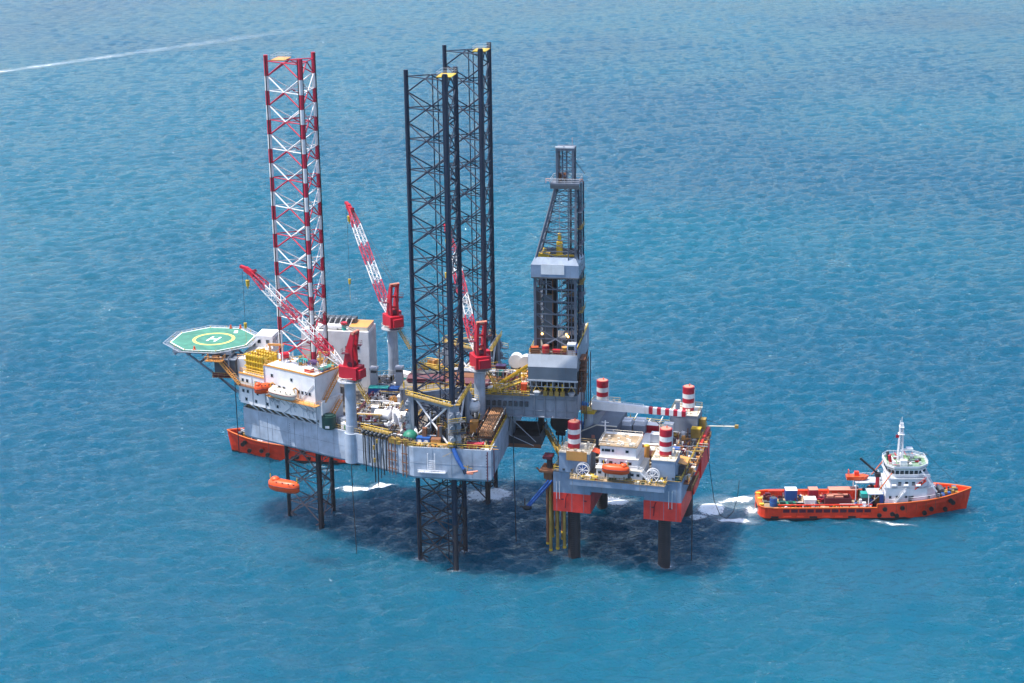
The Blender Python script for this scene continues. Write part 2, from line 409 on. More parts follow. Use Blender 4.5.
# ---------------------------------------------------------------- jacking frames round the legs
def jack_frame(ix, label, top, mat):
    x, y = LEGS[ix]
    t = thing('jacking_frame', label, 'jacking frame', (x,y,DK), 0, 'jacking frames round the rig legs')
    rad = RAD + 1.9; K = [Vector((rad*math.cos(a), rad*math.sin(a), 0)) for a in (math.pi, math.pi*5/3, math.pi/3)]
    h = top - DK
    for i, c in enumerate(K):
        d = c.normalized(); tn = Vector((-d.y,d.x,0))
        q = c - d*1.3
        # post
        poly = [(q+tn*1.15+d*.9), (q-tn*1.15+d*.9), (q-tn*1.3-d*.4), (q+tn*1.3-d*.4)]
        poly = [(p.x,p.y) for p in poly][::-1]
        po = MB().prism(poly, 0, h-.5).obj('post', M[mat], t)
        for k in range(3):      # gear cases stacked up the outer face
            z0 = 1.0 + k*(h-2)/3
            for sg in (-1,1):
                g = q + tn*sg*.75 + d*1.0
                MB().tube((g.x,g.y,z0+1.0),(g.x+d.x*.7,g.y+d.y*.7,z0+1.0),.62,10).b(g.x-.5,g.x+.5,g.y-.5,g.y+.5,z0,z0+1.9).obj('gear_case', M['steel_grey' if k else 'light_grey'], po)
            mb = MB(); a = q+d*2.3
            pts = [(a+tn*2.1), (a-tn*2.1)]
            mb.beam((pts[0].x,pts[0].y,z0-.15),(pts[1].x,pts[1].y,z0-.15),1.4,.1)
            mb.obj('gear_walkway', M['dark_grey'], po)
            MB().rail([(pts[0].x+d.x*.6,pts[0].y+d.y*.6,z0-.1),(pts[1].x+d.x*.6,pts[1].y+d.y*.6,z0-.1)], r=.05).obj('handrail', M['yellow' if k == 2 else 'mustard'], po)
    for i in range(3):
        a, b = K[i]*.96, K[(i+1)%3]*.96
        MB().beam((a.x,a.y,h-.9),(b.x,b.y,h-.9),.5,1.1).obj('top_beam', M[mat], t)
        e = (a+b).normalized()*.7; mb = MB()
        mb.beam((a.x+e.x,a.y+e.y,h-.28),(b.x+e.x,b.y+e.y,h-.28),1.1,.12); tw = mb.obj('top_walkway', M['mustard'], t)
        MB().rail([(a.x+1.7*e.x,a.y+1.7*e.y,h-.2),(b.x+1.7*e.x,b.y+1.7*e.y,h-.2)], r=.07, step=1.3).obj('handrail', M['yellow'], tw)
        ai, bi = a.lerp(b,.16), b.lerp(a,.16)
        for p, q in ((ai,bi),(bi,ai)):
            MB().tube((p.x,p.y,.2),(q.x,q.y,h-1.3),.25,6,sm=True).obj('cross_brace', M['white' if i != 2 else 'steel_grey'], t)
    return t
jack_frame(0, 'jacking frame round the red and white leg, hidden behind the white accommodation', 41.5, 'amber')
jack_frame(1, 'grey jacking frame with white cross braces round the nearer navy leg', 42.8, 'steel_grey')
jack_frame(2, 'grey jacking frame with yellow walkway round the farther navy leg', 42.8, 'steel_grey')

# ---------------------------------------------------------------- pedestal cranes
def crane(label, x, y, az, el, L_=32.6, base=DK, drop=0.0):
    t = thing('pedestal_crane', label, 'crane', (x,y,base), 0, 'red pedestal cranes of the drilling rig')
    zt = 46.2 - base
    MB().cyl(0,0,0,zt-1.6,1.35,20).cyl(0,0,zt-1.6,zt,1.35,20,0,1.75).obj('pedestal', M['hull_grey'], t)
    MB().cyl(0,0,.0,1.9,1.45,20).obj('pedestal_foot', M['light_grey'], t)
    rg = MB().cyl(0,0,zt-.9,zt-.7,2.9,20).obj('catwalk', M['light_grey'], t)
    pts = [(2.8*math.cos(a),2.8*math.sin(a),zt-.7) for a in [i*2*math.pi/12 for i in range(12)]]
    MB().rail(pts, closed=True, r=.05, step=2).obj('handrail', M['cream'], rg)
    MB().stair((2.4,-2.2,zt-.8),(5.6,-3.8,zt-5.2),.8).obj('stair', M['mustard'], t)
    # everything that slews: local frame with +X towards the boom
    cz, s_ = math.cos(R(az)), math.sin(R(az))
    def W(px, py, pz): return Vector((px*cz - py*s_, px*s_ + py*cz, pz))
    def wb(mb, pts_b, z0, z1, m=0, top=None):
        f = lambda q: [tuple(W(a,b,0)[:2]) for a,b in q]
        return mb.prism(f(pts_b), z0, z1, m, top=f(top) if top else None)
    mb = MB(); wb(mb, [(-3.1,-1.9),(1.7,-1.9),(2.2,-1.2),(2.2,1.2),(1.7,1.9),(-3.1,1.9)], zt, zt+3.0)
    hs = mb.obj('machinery_house', M['crane_red'], t)
    mb = MB(); wb(mb, [(-3.9,-1.3),(-3.1,-1.3),(-3.1,1.3),(-3.9,1.3)], zt+.3, zt+2.4); mb.obj('counterweight', M['crane_red'], hs)
    mb = MB(); wb(mb, [(-2.2,-1.93),(-1.2,-1.93),(-1.2,-1.9),(-2.2,-1.9)], zt+.5, zt+2.3); mb.obj('door', M['maroon'], hs)
    mb = MB(); wb(mb, [(.9,-3.2),(2.7,-3.2),(2.7,-1.95),(.9,-1.95)], zt+.9, zt+3.1); cab = mb.obj('operator_cab', M['crane_red'], t)
    mb = MB(); wb(mb, [(1.1,-3.23),(2.5,-3.23),(2.5,-3.2),(1.1,-3.2)], zt+1.7, zt+2.8); wb(mb, [(2.7,-3.1),(2.73,-3.1),(2.73,-2.05),(2.7,-2.05)], zt+1.3, zt+2.9); mb.obj('window', M['glass'], cab)
    for yy in (-.9,.9):          # two-plate gantry leaning back
        mb = MB(); pr = [(-1.9,zt+3),(.9,zt+3),(.1,zt+7.2),(-1.6,zt+11.6),(-2.6,zt+11.6),(-1.75,zt+7.0)]
        f0 = [W(a,yy-.28,b) for a,b in pr]; f1 = [W(a,yy+.28,b) for a,b in pr]; k = len(pr)
        mb.add(f0+f1, [tuple(range(k)), tuple(range(2*k-1,k-1,-1))]+[(i,k+i,k+(i+1)%k,(i+1)%k) for i in range(k)])
        mb.obj('gantry_plate', M['crane_red'], t)
    mb = MB()
    for a,b in ((-.6,zt+5),(-1.2,zt+8),(-2.1,zt+11)): mb.tube(W(a,-.9,b),W(a,.9,b),.3,8)
    mb.obj('gantry_tie', M['crane_red'], t)
    mb = MB(); mb.tube(W(-2.1,-1.3,zt+11.4),W(-2.1,1.3,zt+11.4),.42,10); mb.obj('sheave', M['pink'], t)
    mb = MB()
    for a,b,c in ((-1.6,-1.6,zt+7.6),(-.2,1.6,zt+6.3)):
        q = W(a,b,c); mb.b(q.x-.9,q.x+.9,q.y-.7,q.y+.7,c,c+.1); mb.rail([(q.x-.9,q.y-.7,c),(q.x+.9,q.y-.7,c),(q.x+.9,q.y+.7,c),(q.x-.9,q.y+.7,c)],closed=True,r=.04)
    mb.obj('gantry_platform', M['maroon'], t)
    q = W(.6,-1.9,zt+6.0); MB().b(q.x-.5,q.x+.5,q.y-.3,q.y+.3,q.z,q.z+.8).obj('floodlight', M['black'], t)
    MB().tube(W(-1,-1.2,zt+3.5),W(-1,1.2,zt+3.5),.75,10).obj('winch_drum', M['maroon'], t)
    # boom
    f = W(1.6,0,zt+2.4); ce, se = math.cos(R(el)), math.sin(R(el))
    D = Vector((cz*ce, s_*ce, se)); Y = Vector((-s_,cz,0)); Nn = Vector((-cz*se,-s_*se,ce))
    def sec(d):                    # half-size of the boom section
        if d < 5: return .35 + .6*d/5
        if d > L_-6: return .95 - .5*(d-L_+6)/6
        return .95
    def B(d, a, b): h = sec(d); return f + D*d + Y*a*h + Nn*b*h
    brk = [0,4.6,10.2,16,21.8,27.6,L_]
    for i,(a,b) in enumerate(zip(brk[:-1],brk[1:])):
        mb = MB(); n_ = 3
        for sa,sb in ((-1,-1),(1,-1),(1,1),(-1,1)): mb.tube(B(a,sa,sb),B(b,sa,sb),.15,6,sm=True)
        for k in range(n_):
            d0 = a+(b-a)*k/n_; d1 = a+(b-a)*(k+1)/n_
            for (p1,p2) in (((-1,-1),(1,-1)),((1,-1),(1,1)),((1,1),(-1,1)),((-1,1),(-1,-1))):
                if k % 2: p1,p2 = p2,p1
                mb.tube(B(d0,*p1),B(d1,*p2),.085,5,sm=True); mb.tube(B(d0,*p1),B(d0,*p2),.08,5,sm=True)
        mb.obj('boom_section', M['leg_white' if i % 2 == 0 else 'leg_red'], t)
    tip = f + D*L_
    mb = MB(); mb.beam(tip-D*.8, tip+D*1.3+Vector((cz,s_,0))*.8, 1.1, 1.1); mb.beam(tip+Nn*.3, tip+Nn*1.3-D*.6, .9,.7); mb.beam(tip+D*1.2, tip+D*2.0+Vector((cz,s_,0))*1.6, .8,.6)
    hd = mb.obj('boom_head', M['crane_red'], t)
    mb = MB(); top_ = W(-2.1,0,zt+11.6)
    for sy_ in (-.5,.5): mb.tube(top_+Y*sy_, tip+Nn*.9+Y*sy_*.6, .05, 4, caps=False)
    mb.tube(top_, f+D*(L_*.62)+Nn*.9, .045, 4, caps=False)
    mb.obj('pendant_line', M['cable'], t)
    hk = tip + D*.9 + Vector((cz,s_,0))*.6
    mb = MB(); mb.tube(hk, hk-Vector((0,0,2.6)), .06, 4); mb.obj('hoist_line', M['cable'], t)
    mb = MB(); q = hk-Vector((0,0,2.6)); mb.tube(q,q-Vector((0,0,1.5)),.55,8,0,.4); mb.tube(q-Vector((0,0,1.5)),q-Vector((0,0,2.1)),.15,6); mb.obj('hook_block', M['yellow'], t)
    if drop:
        hk = tip + D*1.6 + Vector((cz,s_,0))*1.5
        mb = MB(); mb.tube(hk, hk-Vector((0,0,drop)), .045, 4); mb.obj('hoist_line', M['cable'], t)
        mb = MB(); q = hk-Vector((0,0,drop)); mb.tube(q,q-Vector((0,0,1.4)),.42,8,0,.3); mb.tube(q-Vector((0,0,1.4)),q-Vector((0,0,6)),.035,4); mb.obj('hook_ball', M['yellow'], t)
    return t
crane('red crane whose banded boom crosses in front of the red and white leg', -22.5,-21.9, 161, 38, drop=14)
crane('red crane on a tall grey pedestal with its boom raised clear against open sea', -22.5, 21.9, 129, 47, drop=21)
crane('red crane whose boom is seen through the two navy legs', 6.5,-9.2, 120, 52, drop=12)
# ---------------------------------------------------------------- accommodation block
acc = thing('accommodation_block', 'white accommodation block with rows of small dark windows wrapped round the red and white leg', 'accommodation', (0,0,0))
A_ = Vector((-54.2,-9.5,0)); E_ = Vector((.9,-.436,0)).normalized(); N_ = Vector((.436,.9,0)).normalized()
def Q(s, t, z=0): p = A_ + E_*s + N_*t; return Vector((p.x,p.y,z))
def qbox(mb, s0,s1,t0,t1,z0,z1,m=0,mt=None):
    return mb.prism([tuple(Q(s0,t0)[:2]),tuple(Q(s1,t0)[:2]),tuple(Q(s1,t1)[:2]),tuple(Q(s0,t1)[:2])], z0, z1, m, mt)
qbox(MB(), 0,8.6,0,9,34.2,41.8,0,1).obj('wall', [M['white'],M['roof_white']], acc)
qbox(MB(), 8.602,25.2,0,9,34.2,45.3,0,1).obj('wall', [M['white'],M['roof_white']], acc)
MB().b(-55,-48.8,-8,9.3,34.2,45.0,0,1).obj('wall', [M['white'],M['roof_white']], acc)
MB().b(-53.4,-48.9,2.2,8.2,45.004,48.0,0,1).obj('bow_cabin', [M['white'],M['roof_white']], acc)
MB().b(-44,-26.2,11,19,DK+.02,47.3,0,1).obj('wall', [M['white'],M['roof_white']], acc)
MB().b(-31.5,-26.5,11.6,18.4,47.304,48.4,0,1).obj('roof_hatch', [M['cream'],M['amber']], acc)
qbox(MB(), 25.204,26.4,.8,8.4,DK+.02,38.9,0,1).obj('wall', [M['white'],M['roof_white']], acc)
# floor line, parapet, edge trim
for (s0,s1,z) in ((8.6,25.2,45.3),(0,8.6,41.8)):
    mb = MB(); qbox(mb, s0,s1,-.12,.25,z,z+.35); mb.obj('roof_edge', M['amber'], acc)
qbox(MB(), 25.0,25.32,.25,9,45.3,45.65).obj('roof_edge', M['amber'], acc)
mb = MB(); mb.rail([Q(8.8,.3,45.6),Q(25,.3,45.6),Q(25,8.8,45.6)], r=.05); mb.rail([Q(.2,.3,42.1),Q(8.4,.3,42.1)], r=.05); mb.obj('roof_handrail', M['amber'], acc)
# windows: each with a frame and pane
wmesh = {}
def window(s, z, t=-.001, w_=.62, h=.7):
    f = MB(); qbox(f, s-w_/2-.12, s+w_/2+.12, t-.05, t, z-h/2-.12, z+h/2+.12)
    fo = f.obj('window', M['light_grey'], acc)
    g = MB(); qbox(g, s-w_/2, s+w_/2, t-.08, t-.051, z-h/2, z+h/2); g.obj('pane', M['glass'], fo)
for s in (1.2,2.7,6.0,7.8): window(s,40.3)
for s in (1.2,2.7,6.0): window(s,37.5)
for s in (2.1,5.4,9.2,12.6): window(s,35.4)
for s in (11.2,17.6): window(s,43.2)
for s in (19.8,21.0,22.2,23.4): window(s,40.6)
for s in (13.5,15.0,10.0): window(s,40.6)
for y_, z in ((3.4,46.6),(5.2,46.6),(7.0,46.6)):      # aft side of bow cabin and near wall windows
    f = MB().b(-48.898,-48.84,y_-.5,y_+.5,z-.5,z+.5).obj('window', M['light_grey'], acc); MB().b(-48.84,-48.8,y_-.38,y_+.38,z-.38,z+.38).obj('pane', M['glass'], f)
for x_ in (-52.4,-50.2):
    f = MB().b(x_-.5,x_+.5,2.14,2.2,46.0,47.1).obj('window', M['light_grey'], acc); MB().b(x_-.38,x_+.38,2.1,2.14,46.1,47.0).obj('pane', M['glass'], f)
for x_ in (-40,-36,-32,-29):
    for z in (36,39.5,43):
        f = MB().b(x_-.45,x_+.45,10.94,11,z-.5,z+.5).obj('window', M['light_grey'], acc); MB().b(x_-.34,x_+.34,10.9,10.94,z-.38,z+.38).obj('pane', M['glass'], f)
# walkways and stairs on the outer wall
mb = MB(); qbox(mb, -.6,8.4,-1.1,-.004,39.0,39.12); wk = mb.obj('walkway', M['rust'], acc)
MB().rail([Q(-.6,-1.05,39.1),Q(8.4,-1.05,39.1)], r=.05).obj('handrail', M['mustard'], wk)
mb = MB(); qbox(mb, 10.5,26.6,-1.9,-.004,38.3,38.45); wk = mb.obj('boat_deck', M['amber'], acc)
MB().rail([Q(10.5,-1.85,38.4),Q(26.5,-1.85,38.4),Q(26.5,.4,38.4)], r=.06).obj('handrail', M['amber'], wk)
mb = MB()
for s in range(11,26,2): mb.tube(Q(s,-1.8,38.3),Q(s,0,36.3),.09,5)
mb.obj('bracket', M['light_grey'], wk)
mb = MB(); mb.stair(Q(26.0,2.0,38.5),Q(26.0,8.4,44.8),1.0); mb.obj('stair', M['amber'], acc)
mb = MB(); mb.stair(Q(27.4,6.6,38.2),Q(27.4,.4,32.6),1.0); mb.obj('stair', M['amber'], acc)
for a_,b_,r_ in ((Q(25.5,-.3,DK),Q(25.5,-.3,45),.12),(Q(8.7,-.15,34.3),Q(8.7,-.15,45.2),.1),(Q(4.4,-.15,34.3),Q(4.4,-.15,41.5),.08),(Q(14.8,-.15,34.3),Q(19.8,-.15,38.2),.09),(Q(20.4,-.15,38.6),Q(24.8,-.15,43.2),.09)): MB().tube(a_,b_,r_,6).obj('downpipe', M['light_grey'], acc)
# underside brackets that carry the overhang
for k in range(9):
    s = 3.5 + k*2.6; p = Q(s,.1,34.18); q = Q(s+.9,1.7,32.4); MB().beam(p,q,.32,.3).obj('overhang_bracket', M['white'], acc)
mb = MB(); qbox(mb, 3,25.2,1.7,8.8,32.33,34.19); mb.obj('plinth', M['dark_grey'], acc)
mb = MB()
for s,z in ((10.4,36.9),(12.1,36.6),(17,36.4),(21.2,36.1),(23.1,36.0)):
    qbox(mb, s,s+1.2,-.5,-.004,z,z+.5); mb.tube(Q(s,-.4,z),Q(s+.2,-.3,z-1.6),.07,5); mb.tube(Q(s+1.3,-.4,z),Q(s+1.6,-.3,z-1.2),.07,5)
mb.obj('wall_fitting', M['light_grey'], acc)
mb = MB()
for k in range(7): mb.tube((-26.1,12+k,34),(-26.1,12+k,46.8),.06,5)
mb.obj('wall_pipe', M['light_grey'], acc)

def T(name, label, cat, loc, builders, rz=0.0, group=None):
    """a thing from (part name, MB, material) triples"""
    t = thing(name, label, cat, loc, rz, group)
    for pn, mb_, mt in builders: mb_.obj(pn, M[mt] if isinstance(mt,str) else [M[x] for x in mt], t)
    return t
# things on the accommodation roof
p = Q(4.2,4.2,41.8)
t = thing('gas_bottle_rack', 'big yellow framed rack of bottles on the lower accommodation roof beside the helideck', 'rack', p, math.atan2(E_.y,E_.x))
for i in range(8):
    for j in range(3):
        MB().cyl(-3.1+i*.88,-2.2+j*1.9,.3,4.6,.36,8).sph((-3.1+i*.88,-2.2+j*1.9,4.6),.36,8,3,z0=0).obj('bottle', M['yellow'], t)
for z in (.2,1.6,3.0,4.5):
    MB().b(-3.6,3.6,-2.8,-2.65,z,z+.22).b(-3.6,3.6,2.65,2.8,z,z+.22).b(-3.6,-3.45,-2.64,2.64,z,z+.22).b(3.45,3.6,-2.64,2.64,z,z+.22).obj('frame', M['yellow'], t)
MB().rail([(-3.9,-3.1,0),(3.9,-3.1,0),(3.9,3.1,0)], h=1.1, r=.08).obj('guard_rail', M['yellow'], t)
def covered(name, label, cat, p, r, mt, sz=.8, base='light_grey'):
    t = thing(name, label, cat, p); MB().cyl(0,0,0,.5,r*.95,14).obj('base', M[base], t); MB().sph((0,0,.5),r,14,6,sz=sz,z0=0).obj('dome', M[mt], t); return t
covered('satellite_dome', 'teal domed cover on the white accommodation roof', 'dome', Q(15.5,6.6,45.3), 1.5, 'teal', .5)
covered('satellite_dome', 'dark blue domed cover on the white accommodation roof', 'dome', Q(18.6,6.8,45.3), 1.5, 'purple', .6)
T('roof_locker', 'small red locker with white lid at the accommodation roof corner', 'locker', Q(21.5,2.2,45.3), [('body',MB().b(-1,1,-.7,.7,0,.9),'red'),('lid',MB().b(-1.05,1.05,-.75,.75,.904,1.15),'roof_white')], -.45)
T('roof_mat', 'long teal covered bench along the accommodation roof edge', 'bench', Q(23.6,6.2,45.3), [('frame',MB().b(-.7,.7,-2.3,2.3,0,.4),'blue'),('cover',MB().b(-.75,.75,-2.4,2.4,.404,.7),'teal')], -.45)
T('radio_mast', 'thin white radio mast on the accommodation roof', 'mast', Q(10.8,4.5,45.3), [('pole',MB().cyl(0,0,0,8.2,.13,8),'white'),('aerial',MB().tube((-.9,0,7.4),(.9,0,7.4),.05,5).tube((0,-.7,6.4),(0,.7,6.4),.05,5),'white'),('foot',MB().b(-.4,.4,-.4,.4,0,.3),'light_grey')])
T('roof_winch', 'crimson winch drum beside the yellow bottle rack', 'winch', Q(9.6,6.4,45.3), [('drum',MB().tube((-1,0,1.1),(1,0,1.1),.85,12),'crane_red'),('stand',MB().b(-1.3,-1.05,-.7,.7,0,1.6).b(1.05,1.3,-.7,.7,0,1.6),'white')], .6)
T('roof_cabinet', 'green and white cabinet next to the crimson winch', 'cabinet', Q(7.6,5.5,41.8), [('body',MB().b(-.8,.8,-.6,.6,0,2.2),'white'),('door',MB().b(-.5,.5,-.64,-.602,.2,1.9),'green')], -.45)
t = thing('louvre_rack', 'row of dark louvred coolers on the rear accommodation roof', 'cooler', (-37,16.2,47.3))
for k in range(9):
    MB().b(-6.4+k*1.45,-5.2+k*1.45,-1.5,1.5,.3,2.3).obj('cooler_cell', M['dark_grey'], t)
    MB().tube((-6.6+k*1.45,-1.6,.5),(-5.6+k*1.45,-1.6,2.5),.13,6).obj('duct', M['white'], t)
MB().b(-6.8,7.4,-1.9,1.9,.0,.28).obj('frame', M['light_grey'], t)
T('roof_tank', 'low oval white tank in front of the dark louvred coolers', 'tank', (-36.5,12.6,47.3), [('shell',MB().tube((-3.2,0,.8),(3.2,0,.8),.7,12),'white'),('saddle',MB().b(-2.2,-1.8,-.6,.6,0,.5).b(1.8,2.2,-.6,.6,0,.5),'dark_grey')])
T('ventilator_drum', 'small red topped ventilator at the corner of the rear accommodation roof', 'ventilator', (-32.8,12.2,47.3), [('stack',MB().cyl(0,0,0,1.5,.6,12),'teal'),('cowl',MB().cyl(0,0,1.504,2.1,.85,12),'crane_red')])
# orange lifting frames at the foot of the red and white leg
for k,(x_,y_,lb) in enumerate(((-45.2,-6.6,'leftmost'),(-33.8,-8.2,'rightmost'))):
    t = thing('lifting_frame', 'amber steel lifting frame at the foot of the red and white leg, %s of two' % lb, 'frame', (x_,y_,45.3 if k == 0 else 45.3), 0, 'amber lifting frames')
    if k: t.location = (-31.0,-11.4,45.3)
    for sx in (-1.6,1.6): MB().beam((sx,0,0),(sx,0,3.2),.35,.35).obj('post', M['amber'], t)
    MB().beam((-2,0,3.3),(2,0,3.3),.4,.5).obj('crossbeam', M['amber'], t)
    MB().tube((-1.6,0,.2),(1.6,0,3.1),.12,6).obj('brace', M['amber'], t)

# ---------------------------------------------------------------- lifeboats
def lifeboat(name, label, loc, rz, L_=8.2, W_=2.9, H_=2.9, mats=('orange','orange'), falls=0.0, tiltx=0.0, group='orange lifeboats'):
    t = thing(name, label, 'lifeboat', loc, rz, group)
    st = [(-1,.0,.45),(-.94,.45,.68),(-.8,.78,.86),(-.45,1,1),(.2,1,1),(.55,.92,.98),(.8,.66,.9),(.94,.34,.72),(1,.02,.5)]
    mb = MB(); ng = 12; V_ = []; F_ = []
    for (x_,w_,h_) in st:
        for k in range(ng):
            a = -math.pi/2 + 2*math.pi*k/ng; c, s_ = math.cos(a), math.sin(a)
            yy = W_/2*w_*math.copysign(abs(c)**.75, c); zz = H_/2*math.copysign(abs(s_)**.8, s_)*(h_ if s_ < 0 else h_*.92) - .05*H_
            V_.append((L_/2*x_, yy, zz))
    for i in range(len(st)-1):
        for k in range(ng): F_.append((i*ng+k,(i+1)*ng+k,(i+1)*ng+(k+1)%ng,i*ng+(k+1)%ng))
    mb.add(V_, F_, 0, True); mb.obj('hull', M[mats[0]], t)
    MB().sph((-.28*L_,0,H_*.36),W_*.34,10,5,sx=1.1,sz=.75,z0=0).obj('coxswain_dome', M[mats[1]], t)
    pts = [(L_/2*x_*1.0, W_/2*w_*1.03, -.02*H_) for x_,w_,h_ in st]
    fb = MB(); fb.path(pts,.09,5); fb.path([(a,-b,c) for a,b,c in pts],.09,5); fb.obj('fender', M['maroon'], t)
    for x_ in (-.15,.05,.25,.42):
        MB().b(L_*x_-.22,L_*x_+.22,-W_*.47,-W_*.455,.28*H_,.28*H_+.3).obj('port_light', M['glass'], t)
    for x_ in (-.44,.44):
        MB().tube((L_*x_,0,H_*.2),(L_*x_,0,H_*.75),.12,6).obj('lifting_hook', M['yellow'], t)
        if falls: MB().tube((L_*x_,0,H_*.75),(L_*x_*1.0,0,falls),.04,4).obj('fall_line', M['cable'], t)
    return t
lifeboat('lifeboat', 'orange lifeboat hanging on its falls low over the sea by the red and white leg', (-38.3,-27.6,20.0), R(-16), 8.6, 3.0, 3.2, falls=16.5)
ang = math.atan2(E_.y,E_.x)
lifeboat('lifeboat', 'small orange lifeboat stowed end on against the white accommodation wall', Q(9.6,-1.6,40.2), ang+R(60), 4.6, 2.4, 2.7)
lifeboat('lifeboat', 'cream covered lifeboat in its davits on the accommodation boat deck', Q(16.0,-1.7,40.0), ang, 8.8, 2.6, 2.4, ('cream','cream'), group='cream lifeboat')
for k,(s,lb) in enumerate(((12.4,'left'),(19.8,'right'))):
    t = thing('davit', 'amber davit arm at the %s end of the cream lifeboat' % lb, 'davit', Q(s,0,38.5), ang, 'lifeboat davits')
    MB().path([(0,-.3,0),(0,-.4,2.6),(0,-1.2,3.4),(0,-2.0,3.3)],.16,6).obj('arm', M['amber'], t); MB().b(-.3,.3,-.7,-.1,0,.5).obj('foot', M['cream'], t)

# ---------------------------------------------------------------- helideck
hel = thing('helideck', 'green octagonal helideck with yellow ring and white letter H', 'helideck', (-63.8,0,47.4))
octa = lambda r, ph=22.5: [(r*math.cos(R(ph+45*k)), r*math.sin(R(ph+45*k))) for k in range(8)]
MB().prism(octa(10.9), -.5, 0).obj('deck_plate', M['heli_green'], hel)
mb = MB(); a, b = octa(10.8), octa(10.45)
for k in range(8):
    j = (k+1)%8; mb.add([(a[k][0],a[k][1],.006),(a[j][0],a[j][1],.006),(b[j][0],b[j][1],.006),(b[k][0],b[k][1],.006)], [(0,1,2,3)])
mb.obj('edge_line', M['line_white'], hel)
mb = MB(); n_ = 48
for k in range(n_):
    a0, a1 = 2*math.pi*k/n_, 2*math.pi*(k+1)/n_
    mb.add([(r*math.cos(q)+.2,r*math.sin(q),.006) for r,q in ((4.55,a0),(5.35,a0),(5.35,a1),(4.55,a1))], [(0,1,2,3)])
mb.obj('landing_circle', M['line_yellow'], hel)
mb = MB(); hr = R(-8)
def hb(x0,x1,y0,y1):
    pts = [(x0,y0),(x1,y0),(x1,y1),(x0,y1)]
    mb.add([(x*math.cos(hr)-y*math.sin(hr)+.2, x*math.sin(hr)+y*math.cos(hr), .006) for x,y in pts], [(0,1,2,3)])
hb(-1.3,-.75,-1.9,1.9); hb(.75,1.3,-1.9,1.9); hb(-.75,.75,-.3,.3)
mb.obj('letter_h', M['line_white'], hel)
MB().add([(3.6,5.6,.006),(4.5,5.9,.006),(4.0,8.0,.006),(3.1,7.7,.006)],[(0,1,2,3)]).obj('marking_block', M['line_white'], hel)
mb = MB(); a, b = octa(10.9), octa(12.5); n8 = 8
for k in range(8):
    j = (k+1)%8
    p0,p1,q0,q1 = [Vector((*q,z)) for q,z in ((a[k],-.25),(a[j],-.25),(b[k],-.05),(b[j],-.05))]
    fr = MB(); fr.tube(q0,q1,.07,5); fr.tube(p0.lerp(q0,.5),p1.lerp(q1,.5),.04,4)
    for i in range(8): fr.tube(p0.lerp(p1,i/7),q0.lerp(q1,i/7),.055,4)
    for i in range(30): fr.tube(p0.lerp(p1,(i+.5)/30),q0.lerp(q1,(i+.5)/30),.016,3,caps=False)
    fr.obj('safety_net', M['light_grey'], hel)
mb = MB()
for k in range(-3,4): mb.b(-10.0+abs(k)*.8,10.0-abs(k)*.8,k*2.8-.15,k*2.8+.15,-1.3,-.504)
for k in range(-2,3): mb.b(k*3.6-.15,k*3.6+.15,-8.6,8.6,-1.9,-1.304)
mb.obj('deck_girder', M['steel_grey'], hel)
for (p,q) in (((-6,-5,-1.9),(8.6,-5.5,-12.5)),((-6,5,-1.9),(8.6,5.5,-12.5)),((1,-6,-1.9),(8.6,-6,-8)),((1,6,-1.9),(8.6,6,-8)),((8,-5,-1.9),(8.7,-5,-12)),((8,5,-1.9),(8.7,5,-12)),((-6,-5,-1.9),(-6,5,-1.9)),((-2,-5.2,-4.8),(-2,5.2,-4.8))):
    MB().tube(p,q,.3,8).obj('support_strut', M['steel_grey'], hel)
for k in range(16):
    a0 = R(22.5*k); r = 10.6; MB().cyl(r*math.cos(a0),r*math.sin(a0),0,.25,.12,6).obj('deck_light', M['yellow'], hel)
for x_,y_ in ((1.5,9.6),(4.0,9.9),(-1.6,-9.4)):
    MB().cyl(x_,y_,0,.9,.22,8).b(x_-.3,x_+.3,y_-.3,y_+.3,0,.25).obj('fire_monitor', M['orange'], hel)
# service platform, cabin and stairs under the helideck edge
t = thing('helideck_access_platform', 'amber railed access platform hanging under the helideck edge', 'platform', (-60.2,-9.8,45.0))
MB().b(-2,2.4,-1.6,1.2,0,.15).obj('floor', M['amber'], t); MB().rail([(-2,-1.5,.15),(2.4,-1.5,.15),(2.4,1.2,.15)], r=.07, step=1).obj('handrail', M['amber'], t)
MB().b(-.4,1.2,-.6,.6,.15,1.3).obj('fire_pump', M['rust'], t); MB().tube((-1.4,-.8,.15),(-1.4,-.8,2),.2,8).obj('monitor', M['amber'], t)
MB().tube((-1.8,1,0),(-1.8,1.5,1.9),.1,5).tube((2.2,1,0),(2.2,1.5,1.9),.1,5).obj('hanger', M['steel_grey'], t)
t = thing('helideck_cabin', 'dark grey cabin and ducting tucked beneath the helideck', 'cabin', (-57.2,-6.6,41.0))
MB().b(-3.2,2.2,-3.0,2.4,0,4.0).obj('body', M['dark_grey'], t); MB().b(-3.3,2.3,-3.1,2.5,4.004,4.2).obj('roof', M['steel_grey'], t)
MB().tube((-3.6,-3.2,.2),(1.8,-3.2,.2),.5,8).obj('duct', M['maroon'], t); MB().tube((-1.4,-3.2,3),(-1.4,-3.2,5),.3,8).tube((.6,-3.15,2.4),(.6,-3.15,5),.22,8).obj('pipe', M['steel_grey'], t)
MB().b(-3.6,2.6,-4.0,-3.0,-.3,-.15).obj('walkway', M['rust'], t); MB().rail([(-3.6,-3.9,-.15),(2.6,-3.9,-.15)], r=.06).obj('handrail', M['mustard'], t)
MB().stair((-2.0,-3.6,4.4),(3.6,-4.6,-1.6),1.0).obj('stair', M['amber'], t)
MB().tube((-2.8,-2.8,0),(2.0,-2.6,-4.5),.16,6).tube((-2.8,2.2,0),(2,2.2,-4.5),.16,6).obj('strut', M['dark_grey'], t)
